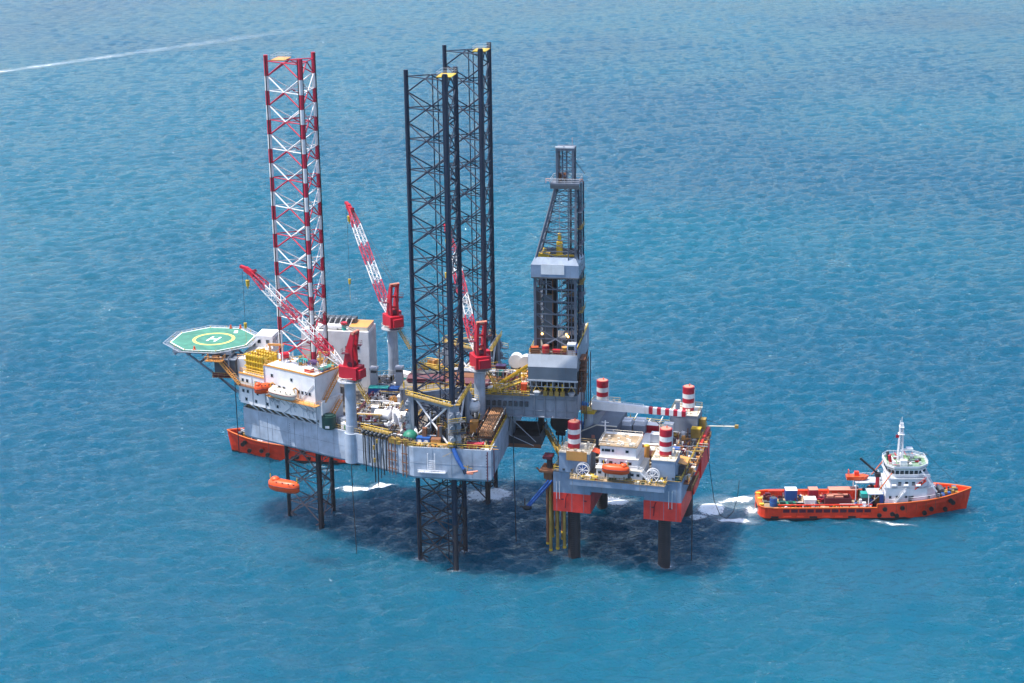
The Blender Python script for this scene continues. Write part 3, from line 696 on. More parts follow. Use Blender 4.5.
for k,(x_,y_) in enumerate(((-55.6,-8.8),(-56.0,-8.0))):
    MB().tube((x_,y_,20),(x_,y_,40),.06,5).obj('hanging_line', M['cable'], acc)

# ---------------------------------------------------------------- cantilever
can = thing('cantilever', 'grey stiffened cantilever girders carrying the drill floor out past the hull', 'cantilever', (0,0,DK))
Z0, Z1 = .9, 6.3
for y_ in (-6.9,6.9):
    g = MB().b(-14,30.2,y_-.12,y_+.12,Z0,Z1).b(-14,30.2,y_-.7,y_+.7,Z1,Z1+.22).b(-14,30.2,y_-.7,y_+.7,Z0-.25,Z0).obj('girder', M['steel_grey'], can)
    for k in range(18):
        x_ = -13.6 + k*2.55
        for s_ in (-1,1): MB().b(x_-.09,x_+.09,y_+s_*.12 if s_>0 else y_-.62,y_+.62 if s_>0 else y_-.12,Z0+.002,Z1-.002).obj('stiffener', M['steel_grey'], g)
    for z in (Z0+1.4, Z0+4.3):
        for s_ in (-1,1): MB().b(-14,30.2,y_+(.121 if s_>0 else -.4),y_+(.4 if s_>0 else -.121),z,z+.1).obj('stringer', M['steel_grey'], g)
MB().b(29.6,29.9,-6.7,6.7,Z0,Z1).obj('end_plate', M['steel_grey'], can)
for k in range(7): MB().b(-13+k*7.0,-12.6+k*7.0,-6.75,6.75,Z0+1.5,Z1-.3).obj('cross_frame', M['dark_grey'], can)
MB().b(-14,18.3,-7.4,7.4,Z1+.23,Z1+.4).obj('pipe_deck', M['deck'], can)
mb = MB(); mb.b(-2,18.5,-8.3,-7.45,Z1+.0,Z1+.12); w1 = mb.obj('side_walkway', M['mustard'], can)
MB().rail([(-2,-8.25,Z1+.12),(18.5,-8.25,Z1+.12)], r=.1, step=1.4).obj('handrail', M['yellow'], w1)
MB().rail([(-14,7.3,Z1+.4),(18,7.3,Z1+.4)], r=.07).obj('handrail', M['yellow'], can)
mb = MB()
for k in range(9): mb.b(6.5+k*1.35,7.3+k*1.35,-7.6,-7.05,Z0+2.4,Z0+3.6)
mb.obj('junction_box', M['dark_grey'], can)
for y_ in (-7.3,7.3):
    for z in (Z1+1.4,):
        for k in range(6): MB().b(-13+k*5.6,-12.7+k*5.6,y_-.15,y_+.15,Z1+.4,Z1+2.0).obj('pipe_stop', M['yellow'], can)
# bundles of tubulars on the pipe deck: each pipe a part
def pipe_bundle(label, loc, L_, nx_, nz, r, mt, rz=0.0, cap=None):
    t = thing('pipe_bundle', label, 'pipe bundle', loc, rz, 'bundles of drill pipe')
    key = ('pipe',L_,r,mt)
    if key not in cache: cache[key] = MB().tube((-L_/2,0,0),(L_/2,0,0),r,7,sm=True).mesh('pipe', M[mt])
    for k in range(nz):
        for i in range(nx_ - (k % 2)):
            link('pipe', cache[key], t, (random.uniform(-.25,.25), (i-(nx_-1)/2+.5*(k%2))*r*2.05, .25+r+k*r*1.75))
    for x_ in (-L_*.35,0,L_*.35): MB().b(x_-.12,x_+.12,-nx_*r-.1,nx_*r+.1,0,.24).obj('bearer', M['dark_grey'], t)
    return t
PZ = DK+Z1+.41
pipe_bundle('dark maroon pipes lying on the cantilever near its yellow walkway', (2.5,-3.6,PZ), 11, 9, 3, .22, 'maroon')
pipe_bundle('rusty brown pipes in the middle of the cantilever pipe deck', (1.0,1.6,PZ), 12, 8, 2, .24, 'rust')
pipe_bundle('grey pipes along the far edge of the cantilever pipe deck', (3.0,5.4,PZ), 12, 6, 3, .2, 'steel_grey')
pipe_bundle('long maroon pipes behind the crane at the root of the cantilever', (-8.5,-1.5,PZ), 9, 10, 3, .2, 'maroon')
pipe_bundle('tan pipes packed in the long slanting rack at the hull stern', (10.6,-16.2,DK+1.2), 16.5, 7, 4, .22, 'pipe_tan', R(90))
t = thing('pipe_rack', 'brown steel rack frame holding tan pipes along the stern handrail', 'rack', (10.6,-16.2,DK))
for k in range(6):
    y_ = -8 + k*3.2
    MB().b(-2.0,2.0,y_-.12,y_+.12,.9,1.15).b(-2.05,-1.9,y_-.12,y_+.12,0,3.2).b(1.9,2.05,y_-.12,y_+.12,0,3.2).obj('hoop', M['rust'], t)
for x_ in (-1.98,1.98): MB().b(x_-.08,x_+.08,-8.2,8.2,2.9,3.1).obj('side_rail', M['cream' if x_ > 0 else 'rust'], t)

# ---------------------------------------------------------------- drill floor
FZ = 49.2
drf = thing('drill_floor', 'grey drill floor substructure standing on the cantilever end below the derrick', 'drill floor', (0,0,0))
MB().b(18.4,30.3,-8.4,12.6,FZ-.5,FZ).obj('floor_deck', M['deck'], drf)
pl = MB(); pl.add([(18.4,-8.45,FZ+.2),(30.3,-8.45,FZ+.2),(30.3,-9.3,FZ-2.7),(18.4,-9.3,FZ-2.7)],[(0,3,2,1)]); pl.add([(18.4,-8.35,FZ+.2),(30.3,-8.35,FZ+.2),(30.3,-9.2,FZ-2.7),(18.4,-9.2,FZ-2.7)],[(0,1,2,3)]); pl.obj('wind_wall', M['light_grey'], drf)
MB().b(18.4,30.3,-9.32,-9.18,FZ-5.9,FZ-2.72).obj('wind_wall', M['storm_grey'], drf)
MB().b(18.2,30.5,-9.5,-9.0,FZ-6.3,FZ-5.92).obj('skirt_beam', M['light_grey'], drf)
MB().b(30.302,30.45,-8.9,12.6,FZ-3.8,FZ+1.6).obj('wind_wall', M['steel_grey'], drf)
MB().b(30.46,30.5,6.2,7.4,FZ-1.2,FZ+.8).obj('side_door', M['white'], drf)
MB().b(18.25,18.398,-8.4,12.6,FZ-3.4,FZ-.1).obj('wind_wall', M['steel_grey'], drf)
for x_ in (19,24.4,29.7):
    for y_ in (-6.9,0,6.9,11.8): MB().b(x_-.35,x_+.35,y_-.35,y_+.35,DK+Z1+.22,FZ-.5).obj('column', M['dark_grey'], drf)
for y_ in (-6.9,6.9):
    for a,b in ((19,24.4),(29.7,24.4)): MB().tube((a,y_,DK+Z1+.5),(b,y_,FZ-1),.25,6).obj('brace', M['dark_grey'], drf)
for y_ in (-6.4,0,6.4): MB().tube((30.2,y_,DK+Z1+.4),(30.2,y_+5.4,FZ-3.9),.22,6).obj('brace', M['rust'], drf)
MB().b(19,30,-6,11.5,DK+Z1+.3,DK+Z1+.5).obj('cellar_deck', M['deck'], drf)
MB().b(19.6,29.4,-4.5,11,DK+Z1+.52,FZ-2.2).obj('machinery_core', M['black'], drf)
mb = MB()
for k in range(9): mb.tube((19.0+k*1.35,-9.2,FZ-6.3),(19.0+k*1.35,-9.2,FZ-7.7),.09,5)
mb.tube((18.6,-9.2,FZ-7.7),(30.2,-9.2,FZ-7.7),.08,5); mb.obj('hanger_rod', M['light_grey'], drf)
MB().rail([(18.5,-8.2,FZ),(18.5,12.5,FZ)], r=.06).obj('handrail', M['yellow'], drf)
MB().rail([(18.5,-8.3,FZ+.2),(30.2,-8.3,FZ+.2)], r=.06, step=1.2).obj('handrail', M['rust'], drf)
MB().rail([(30.2,-8.2,FZ+1.6),(30.2,12.5,FZ+1.6)], h=.7, r=.09).obj('handrail', M['yellow'], drf)
mb = MB()
for k in range(10):
    z = DK+Z1+1.2+k*.9; mb.b(30.55,31.9,-7.2+.9*(k%3),-3.2+.9*(k%4),z,z+.12)
    mb.tube((31.8,-7+k*.3,z),(31.8,-7+k*.3,z+1.1),.05,4)
mb.obj('scaffold', M['rust'], drf)
for k in range(5): MB().tube((31.3,-8+k*4.2,DK-2),(31.3,-8+k*4.2,FZ-4),.13,6).obj('riser_pipe', M['rusty_dark'], drf)
MB().b(27.0,30.0,10.6,12.4,FZ,FZ+2.2).obj('rear_box', M['cream'], drf)
# blow-out-preventer handling gear below the drill floor
for k,(x_,lb) in enumerate(((20.3,'left'),(28.8,'right'))):
    t = thing('hoist_basket', 'light grey hoist basket under the %s end of the drill floor' % lb, 'hoist', (x_,-7.9,DK+Z1+.25), 0, 'hoist baskets')
    MB().cyl(0,0,0,.9,.5,10,0,.95).obj('bowl', M['light_grey'], t); MB().tube((-.9,0,.9),(0,0,2.6),.06,5).tube((.9,0,.9),(0,0,2.6),.06,5).obj('sling', M['yellow'], t)
for k,x_ in enumerate((22.4,23.8,25.2,26.6)):
    w_ = ('leftmost','second from the left','third from the left','rightmost')[k]
    T('yellow_valve', 'yellow valve unit under the grey drill floor wall, %s of four' % w_, 'valve', (x_,-7.8,DK+Z1+.25), [('body',MB().b(-.5,.5,-.5,.5,0,1.2),'mustard'),('stem',MB().cyl(0,0,1.2,2.6+.4*(k%2),.22,8),'yellow'),('wheel',MB().cyl(0,-.2,2.0,2.15,.5,10),'yellow')], 0, 'yellow valve units')
# things on the drill floor
T('drawworks', 'orange red drawworks on the drill floor at the derrick foot', 'drawworks', (19.6,-6.6,FZ), [('drum',MB().tube((-.7,0,.9),(.9,0,.9),.75,12),'orange'),('frame',MB().b(-1,1.2,-.8,-.6,0,1.5).b(-1,1.2,.6,.8,0,1.5),'rust'),('motor',MB().b(-.6,.6,.9,1.8,0,1.2),'orange')], .3)
T('mud_bucket', 'crimson drum on the drill floor beside the orange drawworks', 'drum', (22.4,-6.8,FZ), [('drum',MB().cyl(0,0,.2,1.9,.85,14),'crane_red'),('lid',MB().cyl(0,0,1.904,2.1,.7,14),'pink'),('skid',MB().b(-1,1,-1,1,0,.2),'dark_grey')])
T('tong_unit', 'red power tong unit at the middle of the drill floor edge', 'tong', (25.0,-6.9,FZ), [('body',MB().b(-.9,.9,-.5,.5,.3,1.1),'crane_red'),('jaw',MB().tube((.9,0,.7),(1.6,0,.7),.4,8),'rust'),('leg',MB().b(-.2,.2,-.2,.2,0,.3),'dark_grey')])
T('mixing_hopper', 'amber hopper near the right end of the drill floor', 'hopper', (27.0,-6.8,FZ), [('bin',MB().cyl(0,0,.6,1.8,.4,10,0,.8),'amber'),('stand',MB().b(-.6,.6,-.6,.6,0,.6),'maroon')])
T('driller_cabin', 'small grey and blue driller cabin at the drill floor corner', 'cabin', (28.8,-6.2,FZ), [('body',MB().b(-1.2,.9,-1.2,1.2,0,2.6),'light_grey'),('window',MB().b(-.9,.6,-1.24,-1.202,1.2,2.2),'glass'),('tarpaulin',MB().b(.904,1.3,-1.2,1.2,.6,2.2),'blue')])

# ---------------------------------------------------------------- derrick
der = thing('derrick', 'tall grey drilling derrick with windwalled monkey board and narrow crown', 'derrick', (24.5,0,FZ))
hw = 4.9; zb = 18.6; zt = 40.6; zc = 49.0
FL = [(-hw,-hw),(hw,-hw),(hw,hw),(-hw,hw)]
UP = [(.0,-2.1),(4.6,-2.1),(4.6,2.1),(.0,2.1)]
for (a,b),(c,d) in zip(FL,UP):
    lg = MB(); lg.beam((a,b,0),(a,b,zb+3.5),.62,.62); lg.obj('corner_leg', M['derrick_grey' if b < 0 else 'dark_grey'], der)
    MB().beam((a,b,zb+3.5),(c,d,zt),.5,.5).obj('mast_leg', M['derrick_grey'], der)
nbay = 6
for f in range(4):
    (a,b),(c,d) = FL[f], FL[(f+1)%4]
    for k in range(nbay):
        z0, z1 = k*zb/nbay, (k+1)*zb/nbay; m_ = ((a+c)/2,(b+d)/2)
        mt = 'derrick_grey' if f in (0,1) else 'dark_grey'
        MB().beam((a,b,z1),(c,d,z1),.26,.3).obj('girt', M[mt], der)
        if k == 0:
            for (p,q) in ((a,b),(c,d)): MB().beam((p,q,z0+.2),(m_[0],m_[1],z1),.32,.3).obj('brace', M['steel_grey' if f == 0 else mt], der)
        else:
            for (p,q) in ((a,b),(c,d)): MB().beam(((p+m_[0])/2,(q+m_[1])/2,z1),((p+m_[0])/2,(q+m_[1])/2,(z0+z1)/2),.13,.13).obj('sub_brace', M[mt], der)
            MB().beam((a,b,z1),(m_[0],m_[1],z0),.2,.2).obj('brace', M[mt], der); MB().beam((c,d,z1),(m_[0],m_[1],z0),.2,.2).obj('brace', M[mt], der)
    (a2,b2),(c2,d2) = UP[f], UP[(f+1)%4]; nb2 = 7
    zs0 = zb+3.5
    for k in range(nb2):
        t0, t1 = k/nb2, (k+1)/nb2
        A0 = Vector((a,b,zs0)).lerp(Vector((a2,b2,zt)),t0); A1 = Vector((a,b,zs0)).lerp(Vector((a2,b2,zt)),t1)
        B0 = Vector((c,d,zs0)).lerp(Vector((c2,d2,zt)),t0); B1 = Vector((c,d,zs0)).lerp(Vector((c2,d2,zt)),t1)
        MB().beam(A1,B1,.17,.2).obj('girt', M['derrick_grey'], der)
        MB().beam(A0,B1,.13,.13).obj('brace', M['derrick_grey'], der); MB().beam(B0,A1,.13,.13).obj('brace', M['derrick_grey'], der)
# rear vertical ladders and pipes
for x_,y_,r_,mt in ((5.3,-2.6,.22,'navy'),(5.4,1.5,.25,'derrick_grey'),(3.2,-5.1,.14,'derrick_grey'),(2.4,4.9,.3,'dark_grey'),(5.6,4.2,.2,'navy')):
    MB().tube((x_,y_,0),(x_,y_,zt-.4),r_,8).obj('standpipe', M[mt], der)
mb = MB()
for k in range(28): mb.b(5.2,5.9,-.7,.3,1+k*1.4,1.06+k*1.4)
mb.obj('ladder', M['derrick_grey'], der)
for k,z in enumerate((5,9.3,13,16.4,26,30,34)):
    s_ = 4.9 if z < 22 else 4.7; mb = MB(); mb.b(s_+.3,s_+1.5,-3.2,2.6,z,z+.1); mb.rail([(s_+1.5,-3.2,z+.1),(s_+1.5,2.6,z+.1)],r=.05); mb.obj('landing', M['mustard' if k % 2 else 'derrick_grey'], der)
for k,z in enumerate((3.4,6.6,9.8,13.0,16.2)):
    MB().b(-4.6,-1.0,-3.9,4.4,z,z+.1).b(1.6,4.6,-4.4,-1.5,z+.6,z+.7).obj('grating', M['derrick_grey'], der)
    MB().rail([(-4.6,-4.5,z+.1),(-1,-4.5,z+.1)],r=.05).rail([(1.6,-4.6,z+.7),(4.6,-4.6,z+.7)],r=.05).obj('handrail', M['mustard' if k % 2 else 'light_grey'], der)
    MB().b(3.4,4.4,-4.2,-3.4,z+.7,z+1.8).b(-4.4,-3.7,-4.4,-3.8,z+.1,z+1.3).obj('locker', M['rust' if k % 2 else 'steel_grey'], der)
for k,(x_,y_,r_,mt) in enumerate(((-2.2,-4.7,.12,'light_grey'),(-.6,-4.9,.1,'rust'),(.5,-4.8,.16,'derrick_grey'),(1.5,-4.6,.1,'light_grey'),(3.9,-4.7,.13,'derrick_grey'),(-3.9,-4.6,.12,'rusty_dark'))):
    MB().tube((x_,y_,.3),(x_,y_,zb+.1),r_,6).obj('standpipe', M[mt], der)
# racked pipe, each stand a part, behind the front face
st = MB().tube((0,0,0),(0,0,zb+2.5),.14,6,sm=True).mesh('pipe_stand', M['black'])
for i in range(9):
    for j in range(5): link('pipe_stand', st, der, (-3.4+i*.38+random.uniform(-.05,.05), -1.6+j*.6, .3))
st2 = MB().tube((0,0,0),(0,0,zb+1.0),.15,6,sm=True).mesh('pipe_stand', M['rusty_dark'])
for i in range(5):
    for j in range(4): link('pipe_stand', st2, der, (2.0+i*.42, 1.0+j*.6, .3))
MB().cyl(.4,0,.5,zt-3,.09,6).obj('drill_line', M['light_grey'], der)
MB().b(-.3,1.1,-.7,.7,zb+4,zb+7.5).b(0,.8,-.4,.4,zb+7.5,zb+9.5).obj('travelling_block', M['yellow'], der)
MB().b(-.2,1.0,-.5,.5,zb-1.5,zb+2.0).obj('top_drive', M['rust'], der)
MB().beam((-4.2,-3.6,zb+5.0),(4.4,-3.6,zb+5.0),.3,.4).obj('racking_beam', M['yellow'], der)
MB().b(-4.4,-1.6,-4.0,-1.6,zb+3.6,zb+5.4).tube((-3,-3.4,zb+5.4),(-2.6,-3.2,zb+6.6),.5,8).obj('racking_arm', M['yellow'], der)
# windwalled monkey board
w0 = 5.6
mb = MB(); mb.prism([(-w0,-w0),(w0,-w0),(w0,w0),(-w0,w0)], zb, zb+.25); mb.obj('monkey_board', M['derrick_grey'], der)
def wall4(z0,z1,h0,h1,names,mts,mask=(1,1,1,1)):
    p = [(-1,-1),(1,-1),(1,1),(-1,1)]
    for f in range(4):
        if not mask[f]: continue
        (a,b),(c,d) = p[f], p[(f+1)%4]; m_ = MB()
        for off in (0,.08):
            fc = (0,1,2,3) if off == 0 else (3,2,1,0)
            m_.add([(a*(h0-off),b*(h0-off),z0),(c*(h0-off),d*(h0-off),z0),(c*(h1-off),d*(h1-off),z1),(a*(h1-off),b*(h1-off),z1)],[fc])
        m_.obj('windwall', M[mts[f]], der)
wall4(zb-.1,zb+3.1,5.75,5.75,'w',('pod_blue','steel_grey','steel_grey','steel_grey'))
wall4(zb+3.1,zb+4.8,5.75,4.9,'w',('hull_grey',)*4)
MB().b(-3.3,2.3,-5.84,-5.76,zb+.8,zb+3.3).obj('sign_board', M['white'], der)
mb = MB(); mb.beam((-5.7,-5.85,zb-.05),(5.7,-5.85,zb-.05),.2,.3); mb.beam((5.85,-5.7,zb-.05),(5.85,5.7,zb-.05),.2,.3); mb.obj('board_edge', M['dark_grey'], der)
mb = MB(); mb.b(-2.8,-.6,-4.9,-4.8,2,14); mb.obj('windwall_panel', M['dark_grey'], der)
MB().b(-4.6,-3.6,-4.95,-4.9,.2,16).obj('service_duct', M['rusty_dark'], der)
# crown
mb = MB(); mb.prism([(-1.4,-3.2),(5.6,-3.2),(5.6,3.2),(-1.4,3.2)], zt, zt+.35); cr = mb.obj('crown_platform', M['derrick_grey'], der)
MB().b(-1.3,5.5,-3.3,-3.22,zt-.9,zt).obj('crown_skirt', M['dark_grey'], der)
MB().rail([(-1.4,-3.2,zt+.35),(5.6,-3.2,zt+.35),(5.6,3.2,zt+.35),(-1.4,3.2,zt+.35)], closed=True, r=.05).obj('handrail', M['light_grey'], cr)
MB().rail([(-2.4,-2.9,zt+.35),(-1.4,-3.1,zt+.35)], r=.06).rail([(5.6,-3.1,zt+.35),(6.4,-2.9,zt+.35)], r=.06).obj('handrail', M['pink'], cr)
MB().tube((.8,0,zt+1.4),(2.2,0,zt+1.4),1.0,14).b(-.2,.8,-1.4,-.6,zt+.4,zt+2.6).obj('crown_block', M['rust'], der)
GP = ((.1,-1.9),(3.9,-1.9),(3.9,1.9),(.1,1.9))
for i_ in range(4):
    (a,b),(c,d) = GP[i_], GP[(i_+1)%4]
    MB().beam((a,b,zt+.35),(a,b,zc),.5,.5).obj('gin_post', M['derrick_grey'], der)
    for k in range(3):
        z0, z1 = zt+.6+k*2.6, zt+3.2+k*2.6
        MB().beam((a,b,z0),(c,d,z1),.12,.12).obj('brace', M['derrick_grey'], der); MB().beam((c,d,z0),(a,b,z1),.12,.12).obj('brace', M['derrick_grey'], der); MB().beam((a,b,z1),(c,d,z1),.16,.18).obj('girt', M['derrick_grey'], der)
for k,x_ in enumerate((.3,1.4,2.4)): MB().tube((x_,-1.6,zt+.4),(x_,-1.6,zc-.2),.2,6).obj('crown_line', M['derrick_grey'], der)
MB().b(-.2,4.2,-2.2,2.2,zc-.4,zc+.2).obj('crown_top', M['derrick_grey'], der)
MB().beam((-.2,-2.1,zc+.4),(1.6,-2.1,zc+.4),.3,.35).beam((2.0,-2.1,zc+.4),(4.1,-2.1,zc+.4),.3,.35).obj('gin_beam', M['white'], der)
MB().tube((3.2,2.2,zc),(3.2,2.2,zc+2),.04,5).obj('aerial', M['pink'], der)
MB().beam((3.6,0,zt+6),(6.5,0,zt+2.2),.15,.15).obj('crown_stay', M['derrick_grey'], der)
for x_,z in ((-3.2,4.4),(2.7,4.4),(3.1,3.9)): MB().sph((x_,-5.2,z),.26,8,5).obj('lamp', M['lamp'], der)
# ---------------------------------------------------------------- deck gear of the drilling rig
def box_parts(l, w_, h, body, top=None, ribs=5, rib=None):
    mb = MB().b(-l/2,l/2,-w_/2,w_/2,.15,h); out = [('body',mb,body)]
    r_ = MB()
    for k in range(ribs):
        x_ = -l/2 + l*(k+.5)/ribs
        r_.b(x_-.06,x_+.06,-w_/2-.05,-w_/2-.002,.3,h-.15); r_.b(x_-.06,x_+.06,w_/2+.002,w_/2+.05,.3,h-.15)
    out.append(('rib',r_,rib or body)); out.append(('skid',MB().b(-l/2,l/2,-w_/2,-w_/2+.2,0,.15).b(-l/2,l/2,w_/2-.2,w_/2,0,.15),'black'))
    out.append(('lid',MB().b(-l/2-.03,l/2+.03,-w_/2-.03,w_/2+.03,h+.002,h+.1),top or body)); return out
def tank_parts(l, r, mt, band=None):
    return [('shell',MB().tube((-l/2,0,r+.4),(l/2,0,r+.4),r,14).sph((-l/2,0,r+.4),r,14,6,sx=.4).sph((l/2,0,r+.4),r,14,6,sx=.4),mt),
            ('saddle',MB().b(-l*.3-.15,-l*.3+.15,-r*.8,r*.8,0,r*.7).b(l*.3-.15,l*.3+.15,-r*.8,r*.8,0,r*.7),'dark_grey'),
            ('manway',MB().cyl(l*.2,0,r*2+.3,r*2+.7,.35,10),band or mt)]
def skid_parts(l, w_, mt, m2, seed):
    rn = random.Random(seed); mb = MB(); m2b = MB(); fr = MB().b(-l/2,l/2,-w_/2,w_/2,0,.25)
    for k in range(5):
        x_ = rn.uniform(-l*.38,l*.38); y_ = rn.uniform(-w_*.3,w_*.3); s_ = rn.uniform(.3,.6)
        mb.b(x_-s_,x_+s_,y_-s_*.7,y_+s_*.7,.25+.002*k,.25+rn.uniform(.6,1.9))
    for k in range(6):
        x_ = rn.uniform(-l*.42,l*.42); y_ = rn.uniform(-w_*.4,w_*.4)
        m2b.tube((x_,y_,.25),(x_,y_,rn.uniform(1.2,2.4)),.14,6); m2b.tube((x_,y_,1.1),(rn.uniform(-l*.4,l*.4),y_,1.1+.03*k),.12,6)
    return [('frame',fr,'dark_grey'),('machinery',mb,mt),('pipework',m2b,m2)]
D0 = DK+.014
T('storage_tank', 'long white tank lying near the port deck edge behind the black hoses', 'tank', (-16.8,-13.2,D0), tank_parts(3.6,1.25,'white'), R(-10))
T('ball_tank', 'big white ball shaped tank on a stand between crane pedestal and nearer navy leg', 'tank', (5.6,-13.4,D0), [('ball',MB().sph((0,0,5.0),1.75,24,16),'white'),('stand',MB().tube((-1,-1,0),(-.8,-.8,3.8),.16,6).tube((1,-1,0),(.8,-.8,3.8),.16,6).tube((1,1,0),(.8,.8,3.8),.16,6).tube((-1,1,0),(-.8,.8,3.8),.16,6).b(-1.2,1.2,-1.2,1.2,.0,1.6),'dark_grey'),('seam',MB().tube((0,0,4.95),(0,0,5.05),1.765,24,sm=True),'light_grey'),('valve',MB().tube((1.3,.2,1.6),(1.5,.2,3.0),.2,6),'yellow')])
covered('dome_tank', 'green dome topped tank at the foot of the nearer navy leg', 'tank', (-7.4,-25.0,D0), 1.9, 'green', .95, 'dark_green')
T('blue_skid', 'blue container with two white panels on the deck below the nearer navy leg', 'container', (-3.6,-27.4,D0), box_parts(3.2,1.7,1.6,'blue','blue',4)+[('panel',MB().b(-1.3,-.3,-.9,-.86,.5,1.2).b(.3,1.3,-.9,-.86,.5,1.2),'white')], R(-4))
T('orange_skid', 'orange crate next to the blue container on the port deck', 'crate', (-.6,-27.8,D0), box_parts(2.2,1.8,1.5,'amber','rust',3), R(5))
T('yellow_crate', 'small yellow crate at the very edge of the deck corner', 'crate', (3.4,-29.3,D0), box_parts(1.5,1.2,1.1,'yellow','yellow',2))
T('winch_unit', 'low red winch by the deck edge at the foot of the tan pipe rack', 'winch', (9.0,-28.6,D0), [('drum',MB().tube((-1.6,0,.8),(1.6,0,.8),.6,12),'red'),('frame',MB().b(-2,-1.65,-.7,.7,0,1.3).b(1.65,2,-.7,.7,0,1.3),'crane_red'),('base',MB().b(-2.1,2.1,-.9,.9,0,.18),'maroon')], R(6))
T('amber_container', 'amber upright container beside the white ball tank', 'container', (6.9,-19.0,D0), box_parts(1.9,1.7,3.2,'amber','amber',3), R(3))
T('grey_generator', 'grey generator housing behind the amber container', 'generator', (9.6,-6.0-1.0,D0), box_parts(2.6,1.6,1.6,'steel_grey','light_grey',4))
T('red_float', 'small red float lying at the deck edge beside the port crane pedestal', 'float', (-19.6,-20.2,D0), [('body',MB().sph((0,0,.75),.75,12,8,sx=1.3),'orange'),('cradle',MB().b(-.8,.8,-.5,.5,0,.25),'white')])
T('dark_green_tank', 'dark green round tank under the stair end of the white accommodation', 'tank', (-28.6,-20.0,D0), [('shell',MB().cyl(0,0,.2,3.2,1.75,16),'dark_green'),('lid',MB().cyl(0,0,3.204,3.5,1.3,16),'dark_green'),('foot',MB().cyl(0,0,0,.2,1.5,12),'black'),('mark',MB().b(-.5,.5,-1.79,-1.74,.5,1.1),'white')])
T('tool_container', 'grey tool container next to the dark green tank', 'container', (-25.6,-17.6,D0), box_parts(2.6,2.0,2.0,'light_grey','steel_grey',4), R(-25))
T('green_crate', 'white crate with green end by the crane pedestal', 'crate', (-24.6,-20.4,D0), box_parts(1.4,1.2,1.6,'white','roof_white',2)+[('end_panel',MB().b(.3,.72,-.68,-.62,.3,1.4),'green')], R(-25))
for k,(x_,y_,h,lb) in enumerate(((-24.4,8.6,6.5,'nearer the white accommodation'),(-17.6,8.0,7.2,'farther from the white accommodation'))):
    T('ventilation_tower', 'slim grey ventilation tower amidships, %s' % lb, 'ventilator', (x_,y_,D0), [('shaft',MB().b(-.85,.85,-.85,.85,0,h-1.4),'light_grey'),('louvre',MB().b(-.75,.75,-.75,.75,h-1.4,h-.6),'dark_grey'),('cap',MB().b(-1,1,-1,1,h-.6,h),'light_grey')], 0, 'ventilation towers')
T('teal_container', 'teal topped container amidships behind the deck planks', 'container', (-22.4,5.0,D0), box_parts(5.0,2.4,2.4,'blue','teal',7), R(4))
T('purple_skid', 'dark purple machinery skid in front of the teal topped container', 'machinery', (-22.2,1.6,D0), skid_parts(6,2.4,'maroon','white',3))
T('navy_container', 'dark blue container at the right end of the teal topped one', 'container', (-18.2,4.6,D0), box_parts(2.4,2.4,2.6,'blue','blue',3))
T('plank_stack', 'stack of long pale planks across the middle of the deck', 'planks', (-20.5,-2.2,D0), [('plank',MB().b(-4.2,4.2,-1.2+k*.5,-.75+k*.5,.3,.55),'cream') for k in range(5)]+[('bearer',MB().b(-3,-2.7,-1.3,1.4,0,.29).b(2.7,3,-1.3,1.4,0,.29),'rust')], R(3))
T('orange_pump', 'round orange pump on the open middle deck', 'pump', (-17.2,-.4,D0), [('body',MB().sph((0,0,1.1),1.0,12,8,sx=1.2),'amber'),('base',MB().b(-1.2,1.2,-.8,.8,0,.4),'rust'),('flange',MB().tube((1,0,1.1),(1.7,0,1.1),.4,10),'orange')])
T('grey_locker', 'tall grey locker in front of the long white tank', 'locker', (-19.2,-11.6,D0), box_parts(1.7,1.5,3.0,'steel_grey','white',2))
T('white_hut', 'small white hut with dark doorway amidships', 'hut', (-14.4,-1.6,D0), [('wall',MB().b(-1.3,1.3,-1.2,1.2,0,2.6),'white'),('roof',MB().b(-1.45,1.45,-1.35,1.35,2.604,2.8),'roof_white'),('door',MB().b(-.4,.4,-1.24,-1.204,.1,2.1),'dark_grey')])
T('yellow_loader', 'yellow tracked loader parked amidships by the nearer navy leg', 'loader', (-11.4,.6,D0), [('body',MB().b(-1.6,1.2,-.9,.9,.8,1.9),'yellow'),('cab',MB().b(-.8,.4,-.6,.6,1.904,3.1),'yellow'),('window',MB().b(-.6,.2,-.64,-.604,2.1,2.9),'glass'),('track',MB().b(-1.7,1.4,-1.15,-.65,.0,.8).b(-1.7,1.4,.65,1.15,0,.8),'black'),('boom',MB().beam((1.2,0,1.6),(3.2,0,2.6),.3,.35).beam((3.2,0,2.6),(3.8,0,1.2),.3,.3),'yellow')], R(25))
T('blue_drums', 'low dark blue bin in front of the yellow loader', 'bin', (-11.8,-2.6,D0), box_parts(2.4,1.5,1.1,'blue','blue',3))
T('maroon_skid', 'maroon pump skid just behind the port crane pedestal', 'machinery', (-20.0,-16.0,D0), skid_parts(4.4,2.8,'maroon','light_grey',5))
T('white_skid', 'white piped skid in front of the deck planks', 'machinery', (-15.4,-8.2,D0), skid_parts(4.6,2.6,'white','white',8))
T('silver_skid', 'silver piped process skid between the two grey ventilation towers', 'machinery', (-20.8,9.4,D0), skid_parts(5,2.8,'light_grey','cream',12))
T('amber_skid', 'amber manifold skid left of the nearer jacking frame', 'machinery', (-10.6,-8.8,D0), skid_parts(4.2,2.4,'amber','mustard',13), R(30))
T('control_cabinet', 'grey purple control cabinet beside the amber manifold', 'cabinet', (-12.8,-5.2,D0), box_parts(1.8,1.2,2.5,'purple','light_grey',2))
T('red_buoy', 'round red buoy by the far handrail behind the nearer navy leg', 'buoy', (-15.4,20.4,D0), [('ball',MB().sph((0,0,1.5),1.1,14,10),'orange'),('stand',MB().cyl(0,0,0,.6,.8,10),'white')])
